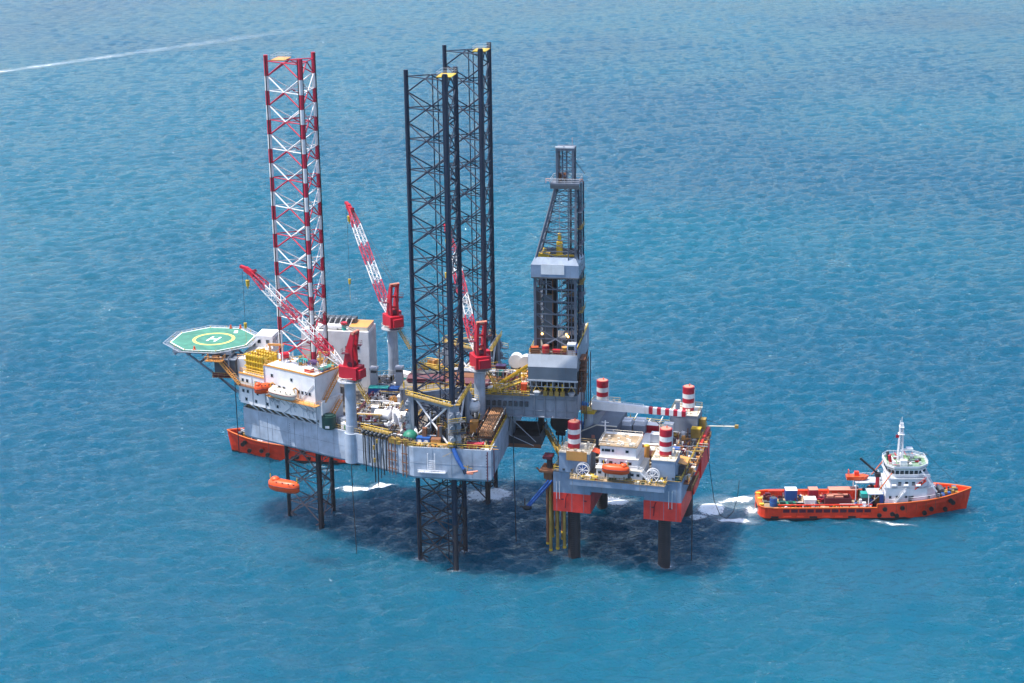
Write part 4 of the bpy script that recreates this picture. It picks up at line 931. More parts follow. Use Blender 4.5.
T('white_container', 'white container with green stripe on the far side deck', 'container', (-17.4,17.0,D0), box_parts(5.5,2.4,2.4,'white','roof_white',7)+[('stripe',MB().b(-2.7,2.7,-1.27,-1.24,1.0,1.5),'teal')], R(-24))
T('yellow_tank', 'long yellow tank seen through the nearer navy leg', 'tank', (-8.6,12.4,D0), tank_parts(6.4,1.3,'yellow'), R(4))
T('white_tank', 'cream tank lying behind the long yellow tank', 'tank', (-8.4,16.2,D0), tank_parts(6.0,1.2,'cream'), R(4))
T('yellow_platform', 'yellow railed work platform on the far side deck behind the nearer navy leg', 'platform', (-10.4,22.6,D0), [('deck',MB().b(-5,5,-2.2,2.2,2.6,2.8),'mustard'),('leg',MB().b(-4.8,-4.5,-2,2,0,2.6).b(4.5,4.8,-2,2,0,2.6).b(-.2,.2,-2,2,0,2.6),'yellow'),('handrail',MB().rail([(-5,-2.2,2.8),(5,-2.2,2.8),(5,2.2,2.8),(-5,2.2,2.8)],closed=True,r=.1,step=1.1),'yellow'),('machinery',MB().b(-3,-1,-1,1,2.8,4.4).b(1,3,-1.2,.8,2.8,3.8),'amber')], R(-20))
T('grey_deckhouse', 'grey deckhouse behind the two navy legs', 'deckhouse', (-5.4,8.6,D0), [('wall',MB().b(-2.6,2.6,-2,2,0,4.6),'light_grey'),('roof',MB().b(-2.8,2.8,-2.2,2.2,4.604,4.8),'steel_grey'),('door',MB().b(-.4,.5,-2.05,-2.002,.1,2.2),'dark_grey')])
T('blue_deckhouse', 'blue grey store with dark window under the crane boom', 'deckhouse', (-1.2,-9.6,D0), [('wall',MB().b(-1.9,1.9,-1.4,1.4,0,4.2),'pod_blue'),('roof',MB().b(-2,2,-1.5,1.5,4.204,4.4),'light_grey'),('window',MB().b(-.8,.8,-1.44,-1.402,2.2,3.2),'glass')])
T('dark_store', 'dark grey store block behind the amber container', 'store', (9.4,-3.4-6.0,D0), box_parts(2.2,2.0,1.8,'dark_grey','steel_grey',3))
for k,(x_,y_,r_) in enumerate(((12.4,9.6,1.7),(15.0,9.2,1.6))):
    T('mud_drum', 'big white drum standing left of the drill floor, %s of the pair' % ('left' if k == 0 else 'right'), 'drum', (x_,y_,PZ+1.2), [('drum',MB().tube((0,-1.3,r_),(0,1.3,r_),r_,18),'white'),('rim',MB().tube((0,-1.36,r_),(0,-1.2,r_),r_+.12,18),'roof_white'),('cradle',MB().b(-1.2,1.2,-1.1,1.1,-1.2,.35),'dark_grey')], 0, 'white drums by the drill floor')
T('catwalk_machine', 'yellow sloping pipe catwalk leading up to the drill floor', 'catwalk', (14.0,-5.2,PZ), [('trough',MB().beam((-4.6,0,.5),(4.2,0,6.4),1.3,.25),'yellow'),('rail',MB().beam((-4.6,-.7,.8),(4.2,-.7,6.8),.12,.35).beam((-4.6,.7,.8),(4.2,.7,6.8),.12,.35),'yellow'),('support',MB().b(-1.2,-.9,-.5,.5,0,2.6),'mustard'),('support',MB().b(1.6,1.9,-.5,.5,0,4.5),'mustard')])
T('yellow_ramp', 'lower yellow gangway along the near side of the pipe deck', 'gangway', (13.0,-8.0,PZ-.3), [('tread',MB().beam((-4.5,0,.2),(3.6,0,3.4),1.0,.14),'yellow'),('handrail',MB().rail([(-4.5,-.5,.2),(3.6,-.5,3.4)],r=.08,step=1.1),'yellow'),('support',MB().b(.2,.4,-.3,.3,0,1.6),'mustard')])
T('cream_panel', 'flat cream hatch cover on the pipe deck beside the catwalk', 'hatch', (9.6,-5.6,PZ), [('cover',MB().b(-1.9,1.9,-1.1,1.1,.5,.8),'cream'),('frame',MB().b(-1.8,1.8,-1,1,0,.49),'rust')], R(20))
T('green_unit', 'small green unit at the foot of the red crane seen between the legs', 'machinery', (9.6,-4.0+8,PZ), [('body',MB().b(-.9,.9,-.7,.7,0,1.4),'green'),('top',MB().b(-.6,.6,-.5,.5,1.404,1.9),'teal')])
T('maroon_stack', 'maroon crate stack on the far end of the pipe deck', 'crates', (9.0,6.4,PZ), box_parts(2.4,2,2.4,'maroon','purple',3))
T('grey_compressor', 'grey white compressor left of the white drums', 'compressor', (11.4,3.8,PZ), skid_parts(4.6,3.2,'maroon','light_grey',21))
T('amber_compressor', 'amber orange machinery at the foot of the drill floor stairs', 'machinery', (16.2,2.4,PZ), skid_parts(3.8,4.6,'amber','yellow',22))
T('cable_tray', 'tangle of cream and grey valves on the pipe deck below the drill floor', 'machinery', (15.6,-1.6,PZ), skid_parts(4.4,3.4,'dark_grey','cream',23))
T('red_cabinet', 'small orange cabinet at the near left corner of the drill floor', 'cabinet', (17.0,-6.6,PZ), box_parts(1.4,1.2,2.2,'orange','orange',2))
# curved white exhaust pipes bending over the port edge
for k,(x_,y_) in enumerate(((-12.6,-16.2),(-10.6,-17.0),(-8.9,-17.4))):
    t = thing('exhaust_pipe', 'white curved exhaust pipe bending over the port deck edge, %s of three' % ('leftmost','middle','rightmost')[k], 'exhaust pipe', (x_,y_,D0), R(-66), 'white exhaust pipes')
    MB().path([(0,0,2.9),(1.0,0,3.2),(2.2,0,3.1),(3.4,0,2.5),(5.0+k*.5,0,1.2),(6.0+k*.5,0,.3)],.42,10).obj('pipe', M['white'], t)
    MB().b(-2.0,.3,-.9,.9,.2,3.4).obj('silencer', M['white'], t); MB().b(-1.8,.1,-.7,.7,0,.2).obj('base', M['dark_grey'], t)
# hose station on the port edge
t = thing('hose_station', 'mustard hose station with black hoses hanging down the port hull side', 'hose station', (0,0,0))
mb = MB()
for s in (.72,.755,.79,.825,.86):
    p = sidep(s,-.5); mb.b(p.x-.35,p.x+.35,p.y-.35,p.y+.35,DK,DK+2.1)
mb.obj('valve_stand', M['mustard'], t)
p, q = sidep(.715,-.4), sidep(.87,-.4); MB().beam((p.x,p.y,DK+2.1),(q.x,q.y,DK+2.1),1.5,.25).obj('walkway', M['mustard'], t)
MB().rail([(p.x-.3,p.y-.65,DK+2.2),(q.x-.3,q.y-.65,DK+2.2)], r=.08, step=1.0).obj('handrail', M['yellow'], t)
mb = MB()
for k in range(14):
    p = sidep(.72+.15*k/13,.1); mb.sph((p.x,p.y,DK+1.2+.5*(k%2)),.42,8,5)
mb.obj('reel_hub', M['dark_grey'], t)
for k in range(9):
    s = .722 + k*.0165 + random.uniform(-.003,.003); p = sidep(s,.3+.1*(k%2)); q = sidep(s+.004*random.uniform(-1,1),.42)
    zb_ = (25,23.6,26,24.0,21.5,20.5,22.8,23.8,25)[k]
    MB().path([(p.x+.3,p.y+.8,DK+1.7),(p.x,p.y,DK+1.2),(p.x,p.y,29),(q.x,q.y,26.5),(q.x,q.y,zb_)],.15 if k % 3 else .11,6).obj('hose', M['black'], t)
for k,(s,z) in enumerate(((.788,29.8),(.79,26.6),(.806,31.6))):
    p = sidep(s,.6); MB().b(p.x-.25,p.x+.25,p.y-.2,p.y+.2,z,z+1.0).obj('hose_coupling', M['mustard'], t)
mb = MB()
for k in range(22):
    s = .87+.12*k/21; p = sidep(s,-.6+random.uniform(-.3,.6)); mb.b(p.x-.4,p.x+.4,p.y-.4,p.y+.4,DK,DK+random.uniform(.5,1.7))
mb.obj('valve_bank', M['mustard'], t)
mb = MB()
for k in range(8):
    s = .88+.1*k/7; p = sidep(s,-.9); mb.sph((p.x,p.y,DK+1.4),.55,8,5)
mb.obj('reel_hub', M['black'], t)
# side ladder and boarding tray hung on the corner face
t = thing('boarding_ladder', 'white ladder and boarding tray hung on the hull below the nearer navy leg', 'ladder', (-1.0,-30.9,0))
MB().tube((-1,0,27.2),(-1,0,31.2),.1,6).tube((.7,0,27.2),(.7,0,31.2),.1,6).obj('stile', M['white'], t)
for k in range(5): MB().tube((-1,0,27.4+k*.5),(.7,0,27.4+k*.5),.06,5).obj('rung', M['white'], t)
MB().b(-3.3,3.3,-.9,.35,26.6,26.75).obj('tray', M['light_grey'], t); MB().rail([(-3.3,-.85,26.75),(3.3,-.85,26.75)], h=.6, r=.06).obj('handrail', M['white'], t)
# escape chute: blue sleeve with orange raft
t = thing('escape_chute', 'blue escape chute hanging over the stern corner with an orange raft at its end', 'escape chute', (5.2,-31.2,0))
MB().tube((-1.1,.5,DK+.4),(.2,-.4,30.2),.5,12,r2=.55).tube((.2,-.4,30.2),(1.6,-1.1,28.2),.5,12,r2=.4).obj('sleeve', M['blue'], t)
MB().tube((1.6,-1.1,28.3),(2.1,-1.3,27.2),.45,10).obj('lower_sleeve', M['navy'], t)
MB().tube((2.0,-1.2,27.4),(5.0,-1.2,28.0),.3,10,r2=.2).b(2.4,3.9,-1.6,-.8,27.2,27.5).obj('raft', M['pink'], t)
MB().tube((1.2,-.6,29),(3.6,-.8,28.4),.09,5).tube((2.6,-.8,29.2),(2.4,-1,27),.09,5).tube((-1.2,.2,DK-.4),(-3.6,.2,30.6),.04,4).obj('rope', M['mustard'], t)
# dense small pipework that reads as one mass
def pipework(name, label, x0,x1,y0,y1,z, n_, seed, mats, hmax=1.8, clip=None, runs=0):
    rn = random.Random(seed); mb = MB()
    for k in range(n_):
        x_, y_ = rn.uniform(x0,x1), rn.uniform(y0,y1)
        if clip and not clip(x_,y_): continue
        m_ = rn.randrange(len(mats)); kind = rn.random(); h = rn.uniform(.3,hmax)
        if kind < .42:
            l_ = rn.uniform(1,4.5) if x1-x0 > 3 else rn.uniform(.3,1.0); v_ = rn.random() < .5; mb.tube((x_,y_,z+h*.5),(x_+(l_ if v_ else 0),y_+(0 if v_ else l_),z+h*.5),rn.uniform(.06,.16),5,m_)
        elif kind < .62: mb.tube((x_,y_,z),(x_,y_,z+h*1.2),rn.uniform(.07,.2),6,m_)
        elif kind < .9:
            s_ = rn.uniform(.15,.55); mb.b(x_-s_,x_+s_,y_-s_*rn.uniform(.5,1.2),y_+s_,z,z+h*.7,m_)
        else: mb.sph((x_,y_,z+.4),rn.uniform(.25,.5),7,4,m_)
    for k in range(runs):      # long straight pipe runs on low trestles
        m_ = rn.randrange(len(mats)); zz_ = z+rn.choice((.45,.8,1.3,2.0)); along = rn.random() < .6; c0 = rn.uniform(0,1); l0 = rn.uniform(0,.45); l1 = l0+rn.uniform(.3,.55)
        for q in range(rn.randrange(1,4)):
            if along: a_, b_ = (x0+(x1-x0)*l0,y0+(y1-y0)*c0+q*.35,zz_), (x0+(x1-x0)*l1,y0+(y1-y0)*c0+q*.35,zz_)
            else: a_, b_ = (x0+(x1-x0)*c0+q*.35,y0+(y1-y0)*l0,zz_), (x0+(x1-x0)*c0+q*.35,y0+(y1-y0)*l1,zz_)
            if clip and not (clip(*a_[:2]) and clip(*b_[:2])): continue
            mb.tube(a_,b_,rn.uniform(.07,.14),6,m_,sm=True)
            for f in (.1,.5,.9):
                p_ = Vector(a_).lerp(Vector(b_),f); mb.b(p_.x-.06,p_.x+.06,p_.y-.06,p_.y+.06,z,zz_-.02,m_)
    o = mb.obj(name, [M[q] for q in mats]); return tag(o, label, 'pipework', None, 'stuff')
port_in = lambda x_,y_: abs(y_) < 8.5+22*(x_+54)/48.5-1.2 if x_ < -5.5 else True
pipework('deck_pipework', 'tangle of small pipes, valves and boxes on the main deck amidships', -26,-7.6,-28,19,D0,620,31,('white','light_grey','dark_grey','mustard','maroon','cream','steel_grey','rust','white','black'),1.9,port_in,46)
pipework('deck_pipework', 'tangle of fittings between the nearer navy leg and the stern handrail', 3.5,12.4,-29,-8.5,D0,160,33,('dark_grey','steel_grey','rust','white','mustard','black','maroon'),1.3, lambda a,b: not (8<a<13 and -25<b<-8.3))
pipework('deck_pipework', 'tangle of fittings round the foot of the farther navy leg', -9,12,12,29.5,D0,260,34,('white','light_grey','mustard','amber','maroon','dark_grey','yellow'),2.2,None,18)
pipework('deck_pipework', 'litter of small gear over the cantilever pipe deck', 4,18,-6.8,7,PZ,300,35,('dark_grey','white','amber','maroon','mustard','steel_grey','rust','cream'),1.9,None,22)
pipework('deck_pipework', 'tangle of fittings inside the jacking frame of the nearer navy leg', -5,3,-27,-16,D0,150,36,('dark_grey','black','mustard','steel_grey','rust'),6.5)
pipework('deck_pipework', 'small gear lying along the deck edge below the nearer navy leg', -7,12,-30,-27.6,D0,110,37,('mustard','cream','dark_grey','white','amber','black'),1.0)
pipework('roof_pipework', 'small antennas and fittings over the white accommodation roof', -53,-31,-18,2,45.3,0,38,('white',),1)
mb = MB(); rn = random.Random(5)
for k in range(110):
    s, t_ = rn.uniform(9.5,25), rn.uniform(4.5,8.8); p = Q(s,t_,45.3); m_ = rn.randrange(5); h = rn.uniform(.3,1.6)
    if rn.random() < .5: mb.tube(p,p+Vector((0,0,h)),.09,5,m_)
    else: mb.b(p.x-.3,p.x+.3,p.y-.25,p.y+.25,p.z,p.z+h*.5,m_)
tag(mb.obj('roof_pipework', [M[q] for q in ('white','amber','cream','light_grey','mustard')]), 'small amber and white fittings over the accommodation roof', 'pipework', None, 'stuff')
mb = MB()
for k in range(120):
    x_, y_ = rn.uniform(-54.5,-44), rn.uniform(-8,8); m_ = rn.randrange(5); h = rn.uniform(.4,2.0)
    if -50.2 > x_ > -54.6 and -5.6 < y_ < 2.6 or x_ > -48.8: continue
    if rn.random() < .6: mb.tube((x_,y_,45),(x_,y_,45+h),.09,5,m_)
    else: mb.b(x_-.4,x_+.4,y_-.3,y_+.3,45.003,45+h*.6,m_)
mb.rail([(-50.0,-7.8,45),(-50.0,9,45)],r=.06,m=1); mb.rail([(-54.9,-7.9,45),(-50,-7.9,45)],r=.06,m=1)
tag(mb.obj('roof_pipework', [M[q] for q in ('white','amber','cream','light_grey','mustard')]), 'amber rails and fittings round the bow cabin by the helideck', 'pipework', None, 'stuff')
# hidden pieces under the cantilever: well platform, gangway, hose wheel
t = thing('well_platform', 'dark weathered platform hung below the cantilever behind the hull stern', 'platform', (16.8,-1.0,24.6))
MB().b(-4.2,4.2,-5.4,5.4,.3,.8).obj('floor', M['rusty_dark'], t)
for y_ in (-5.3,5.3): MB().b(-4.2,4.2,y_-.1,y_+.1,.8,3.0).obj('side_panel', M['rusty_dark'], t)
for x_ in (-4.1,4.1): MB().b(x_-.1,x_+.1,-5.2,5.2,.8,3.4).obj('end_panel', M['dark_grey'], t)
MB().b(-4.3,4.3,-5.55,-5.42,.0,.9).obj('kerb', M['rust'], t); MB().b(2.2,3.6,3,4.6,.8,5.2).obj('cabinet', M['black'], t)
for x_,y_ in ((-4,-5.2),(4,5.2),(-4,5.2),(4,-5.2)): MB().tube((x_,y_,3),(x_*.8,y_*1.2,8.2),.1,5).obj('hanger', M['dark_grey'], t)
MB().tube((-3.6,-5.6,3.2),(2.6,-6.5,.9),.09,5).tube((-4.2,-5.0,8.2),(3.0,-5.6,1.6),.1,5).obj('stay', M['light_grey'], t)
t = thing('gangway', 'mustard lattice gangway sloping from the dark platform down to the other rig', 'gangway', (0,0,0))
a, b = Vector((20.9,1.6,26.6)), Vector((27.4,-13.0,24.4)); ds = (b-a).normalized(); sd_ = Vector((-ds.y,ds.x,0)).normalized()
MB().beam(a,b,1.1,.15).obj('tread', M['mustard'], t)
for sg in (-1,1):
    m_ = MB(); m_.rail([a+sd_*.6*sg,b+sd_*.6*sg], r=.1, step=1.2); 
    for k in range(10): m_.tube(a.lerp(b,k/10)+sd_*.6*sg, a.lerp(b,(k+1)/10)+sd_*.6*sg+Vector((0,0,1.1)), .06, 4)
    m_.obj('truss_side', M['mustard'], t)
t = thing('hose_reel', 'black hose wheel hanging under the cantilever end', 'hose wheel', (24.6,2.6,28.6))
for y_ in (-.9,.9): MB().tube((0,y_-.1,0),(0,y_+.1,0),2.5,18).obj('flange', M['black'], t)
MB().tube((0,-.8,0),(0,.8,0),1.7,14).obj('drum', M['dark_grey'], t); MB().tube((0,0,0),(0,0,4.6),.25,6).b(-1.2,1.2,-.6,.6,-3.6,-2.6).obj('hanger', M['black'], t)
MB().tube((-.6,0,-2),(-.6,0,-13),.2,6).tube((.4,0,-2.4),(.4,0,-9),.16,6).obj('hose', M['rusty_dark'], t)
for (x_,y_,z0,z1,lb) in ((14.2,-7.2,0,33,'thin black line falling straight from the hull stern to the sea'),(-22.5,-23.8+.0,3.5,26,'thin dark line hanging below the port crane into the sea')):
    tag(MB().path([(x_,y_,z1),(x_+.2,y_,(z0+z1)/2),(x_+.55,y_-.2,z0-2)],.12,5).obj('hanging_cable', M['cable']), lb, 'cable')

# ================================================================ SECOND RIG: small four-legged platform
P2X, P2Y, P2A = 42.9, .1, R(-5.5)
def PP(a, b, z): return (P2X+a*math.cos(P2A)-b*math.sin(P2A), P2Y+a*math.sin(P2A)+b*math.cos(P2A), z)
PD = 23.3
h2 = thing('platform_hull', 'blue grey platform hull with two red pontoons standing on four dark columns', 'platform hull', PP(0,0,0), P2A)
def pontoon(a0,a1,name):
    mb = MB().b(a0,a1,-19.3,19.3,13.0,17.8); o = mb.obj('pontoon', M['pod_red'], h2)
    return o
pontoon(-15.5,-6.3,'l'); pontoon(6.6,15.6,'r')
for a0,a1 in ((-15.48,-6.35),(6.65,15.58)): MB().b(a0,a1,-19.28,19.28,17.803,PD-.2).obj('upper_hull', M['pod_blue'], h2)
MB().b(-6.349,6.649,-19.2,19.2,18.6,PD-.21).obj('deck_box', M['pod_blue'], h2)
MB().b(-15.5,15.6,-19.3,19.3,PD-.198,PD).obj('deck', M['deck'], h2)
MB().b(-10.4,12.2,-23.4,-19.302,PD-1.6,PD-.05).obj('balcony', M['pod_blue'], h2)
MB().b(-10.5,12.3,-23.5,-19.302,PD-.048,PD+.02).obj('balcony_deck', M['deck_tan'], h2)
MB().rail([(-10.4,-19.4,PD),(-10.4,-23.4,PD),(12.2,-23.4,PD),(12.2,-19.4,PD)], r=.06, step=1.3).obj('handrail', M['mustard'], h2)
MB().rail([(-15.4,-19.2,PD),(-10.6,-19.2,PD)], r=.08).rail([(12.4,-19.2,PD),(15.5,-19.2,PD),(15.5,19.2,PD)], r=.06).rail([(-15.4,-19.2,PD),(-15.4,19.2,PD),(15.5,19.2,PD)], r=.06).obj('handrail', M['yellow'], h2)
for a in (-14.6,-13.9,12.6,13.4):
    MB().tube((a,-19.45,16.2),(a,-19.45,20.6),.08,6).obj('ladder_rail', M['white'], h2)
for a in (-11.9,9.6):
    MB().path([(a,-19.45,17.6),(a-.4,-19.5,16.8),(a-.6,-19.45,14.0)],.09,5).obj('drain_pipe', M['maroon'], h2)
for a in (-9.8,-5.0,-3.8,-2.6,2.0,6.4,8.0): MB().b(a-.12,a+.12,-23.44,-23.402,PD-1.5,PD-.2).obj('bracket', M['steel_grey'], h2)
mb = MB()
for a in (-14.6,-10.9,-8.0,8.2,11.4,14.4): mb.b(a-.04,a+.04,-19.33,-19.29,13.1,PD-.3)
mb.obj('weld_seam', M['steel_grey'], h2)
for a in (-13.2,13.0,-7.6,8.8): MB().b(a-.3,a+.3,-19.36,-19.302,16.0,16.3).obj('anode', M['maroon'], h2)
MB().b(15.602,16.9,-17,17.5,PD-1.6,PD-1.4).b(15.602,16.9,-12,-2,PD-5.2,PD-5.0).obj('side_gallery', M['rust'], h2)
MB().rail([(16.85,-17,PD-1.4),(16.85,17.5,PD-1.4)], r=.06).rail([(16.85,-12,PD-5),(16.85,-2,PD-5)], r=.06).obj('handrail', M['amber'], h2)
MB().b(15.603,16.3,6,19.2,14.6,PD+.4).b(15.603,16.2,-4,4,14.0,17).obj('side_bumper', M['pod_red'], h2)
# legs of the platform
def column(a, b, label):
    t = thing('jackup_pile', label, 'platform leg', PP(a,b,0), P2A, 'round legs of the small platform')
    mb = MB().cyl(0,0,-14,27.6,1.5,20,0); mb.obj('pile', M['rusty_dark'], t)
    zs = [27.6,28.4,29.7,30.9,32.1,33.3,35.0]
    for k,(z0,z1) in enumerate(zip(zs[:-1],zs[1:])):
        MB().cyl(0,0,z0+.001,z1,1.5,20).obj('band', M[('navy','red','leg_white','red','leg_white','red')[k]], t)
    MB().cyl(0,0,35.001,35.12,1.25,20).obj('cap', M['pink'], t)
    MB().cyl(.2,.2,35.12,35.7,.12,6).obj('beacon', M['orange'], t)
    mb = MB()
    for s_ in (-1,1): mb.tube((1.55,.28*s_,27),(1.55,.28*s_,34.4),.06,5)
    for k in range(16): mb.tube((1.55,-.28,27.2+k*.45),(1.55,.28,27.2+k*.45),.045,4)
    mb.obj('ladder', M['white'], t)
    mb = MB()
    for k in range(46): mb.b(-.5,.5,-1.56,-1.46,1+k*.55,1.22+k*.55)
    mb.obj('rack', M['black'], t)
column(-11.1,-16,'red and white topped leg of the small platform beside the tan panel')
column(11.1,-16,'red and white topped leg of the small platform right of the white deckhouse')
column(-11.1,16,'red and white topped platform leg behind the thick end of the white boom')
column(11.1,16,'red and white topped platform leg on the grey corner house near the flare boom')
def jack_house(a0,a1,b0,b1,h,label):
    t = thing('jack_house', label, 'jack house', PP((a0+a1)/2,(b0+b1)/2,PD+.004), P2A, 'grey jack houses of the small platform')
    l, w_ = (a1-a0)/2, (b1-b0)/2
    MB().b(-l,l,-w_,w_,0,h).obj('wall', M['pod_blue' if b0 < 0 else 'steel_grey'], t); MB().b(-l-.1,l+.1,-w_-.1,w_+.1,h+.002,h+.16).obj('roof', M['cream'], t)
    MB().rail([(-l,-w_,h+.16),(l,-w_,h+.16),(l,w_,h+.16),(-l,w_,h+.16)],closed=True,r=.05).obj('handrail', M['mustard'], t)
    for k in range(3): MB().b(-l+.9+k*2.0,-l+1.5+k*2.0,-w_-.06,-w_-.002,.4,.9).obj('vent', M['dark_grey'], t)
    rn = random.Random(int(a0*10)); mb = MB()
    for k in range(16):
        x_,y_ = rn.uniform(-l+.4,l-.4), rn.uniform(-w_+.4,w_-.4)
        if x_*x_+y_*y_ < 4.5 and False: continue
        mb.b(x_-.25,x_+.25,y_-.25,y_+.25,h+.162,h+rn.uniform(.3,1.1))
    mb.obj('fitting', M['cream'], t); return t
jack_house(-14,-6.6,-19.6,-12.4,4.9,'grey jack house under the striped leg with a tan panel hung on it')
jack_house(8.4,14.0,-19.6,-12.4,4.9,'grey jack house at the near right corner of the small platform')
jack_house(7.2,14.2,11.6,19,5.4,'grey jack house at the far right corner of the small platform')
jack_house(-14,-7,12,19,5.0,'grey jack house behind the dark sloping building')
def T2(name, label, cat, a, b, z, parts, rz=0.0, group=None): return T(name, label, cat, PP(a,b,z), parts, P2A+rz, group)
T2('tan_panel','flat tan panel hung on the near left jack house','panel',-9.6,-19.85,PD+3.2,[('sheet',MB().b(-2.5,2.5,-.08,.08,0,2.3),'amber'),('bracket',MB().b(-2.2,-2,.08,.2,.4,1.9).b(2,2.2,.08,.2,.4,1.9),'rust')])
T2('orange_awning','orange awning beside the tan panel','awning',-5.4,-15.6,PD+3.6,[('sheet',MB().beam((-1.4,0,1.3),(1.4,0,.5),2.6,.12),'orange'),('post',MB().tube((-1.2,-1.1,-3.6),(-1.2,-1.1,1.2),.09,5).tube((1.2,-1.1,-3.6),(1.2,-1.1,.5),.09,5),'rust')])
# white deckhouse
dh = thing('deckhouse', 'white three storey deckhouse with dark windows on the near side of the small platform', 'deckhouse', PP(1.0,-18.2,PD+.024), P2A)
MB().b(-5.4,5.6,-3.4,5.4,0,2.7).obj('lower_storey', M['white'], dh); MB().b(-4.9,4.4,-3.0,5.2,2.704,5.3).obj('middle_storey', M['white'], dh)
MB().b(-4.7,3.9,-2.6,5.0,5.304,8.0).obj('upper_storey', M['white'], dh)
MB().b(-5.6,5.8,-3.9,5.5,2.6,2.703).b(-5.0,4.6,-3.3,5.25,5.22,5.303).obj('deck_edge', M['cream'], dh)
rf = MB().b(-5.0,4.2,-2.9,5.1,8.004,8.2).obj('roof', M['deck_tan'], dh)
MB().rail([(-4.9,-2.8,8.2),(4.1,-2.8,8.2),(4.1,5,8.2),(-4.9,5,8.2)],closed=True,r=.05).obj('handrail', M['cream'], rf)
mb = MB(); rn = random.Random(9)
for k in range(26):
    x_,y_ = rn.uniform(-4.4,3.6), rn.uniform(-2.3,4.5); mb.b(x_-.3,x_+.3,y_-.25,y_+.25,8.203,8.3+rn.uniform(.1,.8))
mb.obj('roof_fitting', M['cream'], rf)
def dwin(x_,y_,z,w_=.7,h=.6):
    f = MB().b(x_-w_/2-.08,x_+w_/2+.08,y_-.05,y_-.001,z-h/2-.08,z+h/2+.08).obj('window', M['light_grey'], dh); MB().b(x_-w_/2,x_+w_/2,y_-.09,y_-.051,z-h/2,z+h/2).obj('pane', M['glass'], f)
for x_,w_ in ((-4.0,.5),(-2.9,1.3),(-1.6,.5),(1.8,.7)): dwin(x_,-2.6,6.9,w_)
for x_ in (-3.8,-2.0,.6,2.6): dwin(x_,-3.0,4.1)
for x_ in (-4.6,4.6,3.2): dwin(x_,-3.4,1.5)
MB().b(-3.4,-2.5,-3.46,-3.402,.1,2.1).b(2.0,2.9,-3.46,-3.402,.1,2.1).obj('door', M['dark_grey'], dh)
MB().stair((5.2,-3.8,2.7),(7.6,-3.8,.1),.8).obj('stair', M['white'], dh)
MB().rail([(-5.5,-3.8,2.7),(5.7,-3.8,2.7)],r=.05).obj('handrail', M['white'], dh)
lifeboat('lifeboat','bright orange lifeboat hung in front of the white deckhouse on the small platform',PP(.6,-23.2,PD+3.4),P2A+math.pi,6.6,2.4,2.5)
for k,(a,lb) in enumerate(((-1.8,'left'),(3.0,'right'))):
    t = thing('davit','white davit at the %s end of the orange lifeboat on the small platform' % lb,'davit',PP(a,-21.9,PD+.03),P2A,'davits of the small platform')
    MB().path([(0,.2,0),(0,.2,4.4),(0,-.7,5.2),(0,-1.3,5.1)],.14,6).obj('arm', M['white'], t); MB().b(-.3,.3,-.1,.5,0,.5).obj('foot', M['cream'], t)
T2('white_store','white flat roofed store behind the deckhouse','store',-1.0,-8.0,PD+.004,[('wall',MB().b(-4.6,4.4,-3,3,0,5.4),'white'),('roof',MB().b(-4.8,4.6,-3.2,3.2,5.404,5.6),'roof_white'),('vent',MB().cyl(1.2,-.6,5.6,6.6,.4,10),'dark_grey')])
t = thing('dark_building','dark grey building with sloping left roof at the back of the small platform','building',PP(-8.0,4.4,PD+.004),P2A)
mb = MB(); pr = [(-4.6,0),(4.4,0),(4.4,6.0),(-.6,6.0),(-4.6,4.0)]
f0 = [(x_,-6.5,z) for x_,z in pr]; f1 = [(x_,6.4,z) for x_,z in pr]; k_ = len(pr)
mb.add(f0+f1,[tuple(range(k_)),tuple(range(2*k_-1,k_-1,-1))]+[(i,k_+i,k_+(i+1)%k_,(i+1)%k_) for i in range(k_)]); mb.obj('wall', M['derrick_grey'], t)
MB().beam((-4.7,-6.55,4.1),(-.5,-6.55,6.15),.3,.22).beam((-.6,-6.55,6.1),(4.5,-6.55,6.1),.3,.22).obj('roof_edge', M['cream'], t)
MB().b(1.6,4.0,-6.56,-6.502,.6,5.4).obj('side_panel', M['steel_grey'], t); MB().b(-1.9,-1.1,-6.6,-6.502,2.6,3.4).obj('sign', M['pink'], t)
T2('lamp_mast','thin white lamp mast in front of the dark sloping building','mast',-4.6,-10.8,PD+.004,[('pole',MB().cyl(0,0,0,10.6,.16,8),'white'),('crosstree',MB().tube((-.9,0,10.2),(.9,0,10.2),.08,5).tube((-.5,0,9.3),(.5,0,9.3),.06,5),'white'),('foot',MB().b(-.5,.5,-.5,.5,0,.4),'light_grey')])
T2('boom_rest','slim white boom rest post carrying the white boom','post',8.0,-6.6,PD+.004,[('pole',MB().cyl(0,0,0,9.2,.2,8),'cream'),('fork',MB().tube((-1.2,0,10.1),(0,0,9.0),.12,6).tube((0,0,9.0),(.6,0,9.9),.12,6),'black'),('foot',MB().b(-.5,.5,-.5,.5,0,.5),'cream')])
# white box boom crane
t = thing('boom_crane','long white box boom with red stripes lying across the small platform','crane',PP(-11.4,1.0,PD+.004),P2A)
MB().cyl(0,0,0,8.2,1.2,16).obj('pedestal', M['light_grey'], t); MB().b(-1.6,1.8,-1.5,1.5,8.204,9.0).obj('turntable', M['yellow'], t)
def boxtaper(x0,x1,h0,h1,zc0,zc1,wy):
    vs_ = [(x0,-wy,zc0-h0/2),(x0,wy,zc0-h0/2),(x0,wy,zc0+h0/2),(x0,-wy,zc0+h0/2),(x1,-wy,zc1-h1/2),(x1,wy,zc1-h1/2),(x1,wy,zc1+h1/2),(x1,-wy,zc1+h1/2)]
    return MB().add(vs_,[(0,3,2,1)[::-1],(4,5,6,7)[::-1],(0,1,5,4)[::-1],(1,2,6,5)[::-1],(2,3,7,6)[::-1],(3,0,4,7)[::-1]])
hz = lambda x_: 2.3 - 1.0*x_/25.0
zz = lambda x_: 10.3 - .6*x_/25
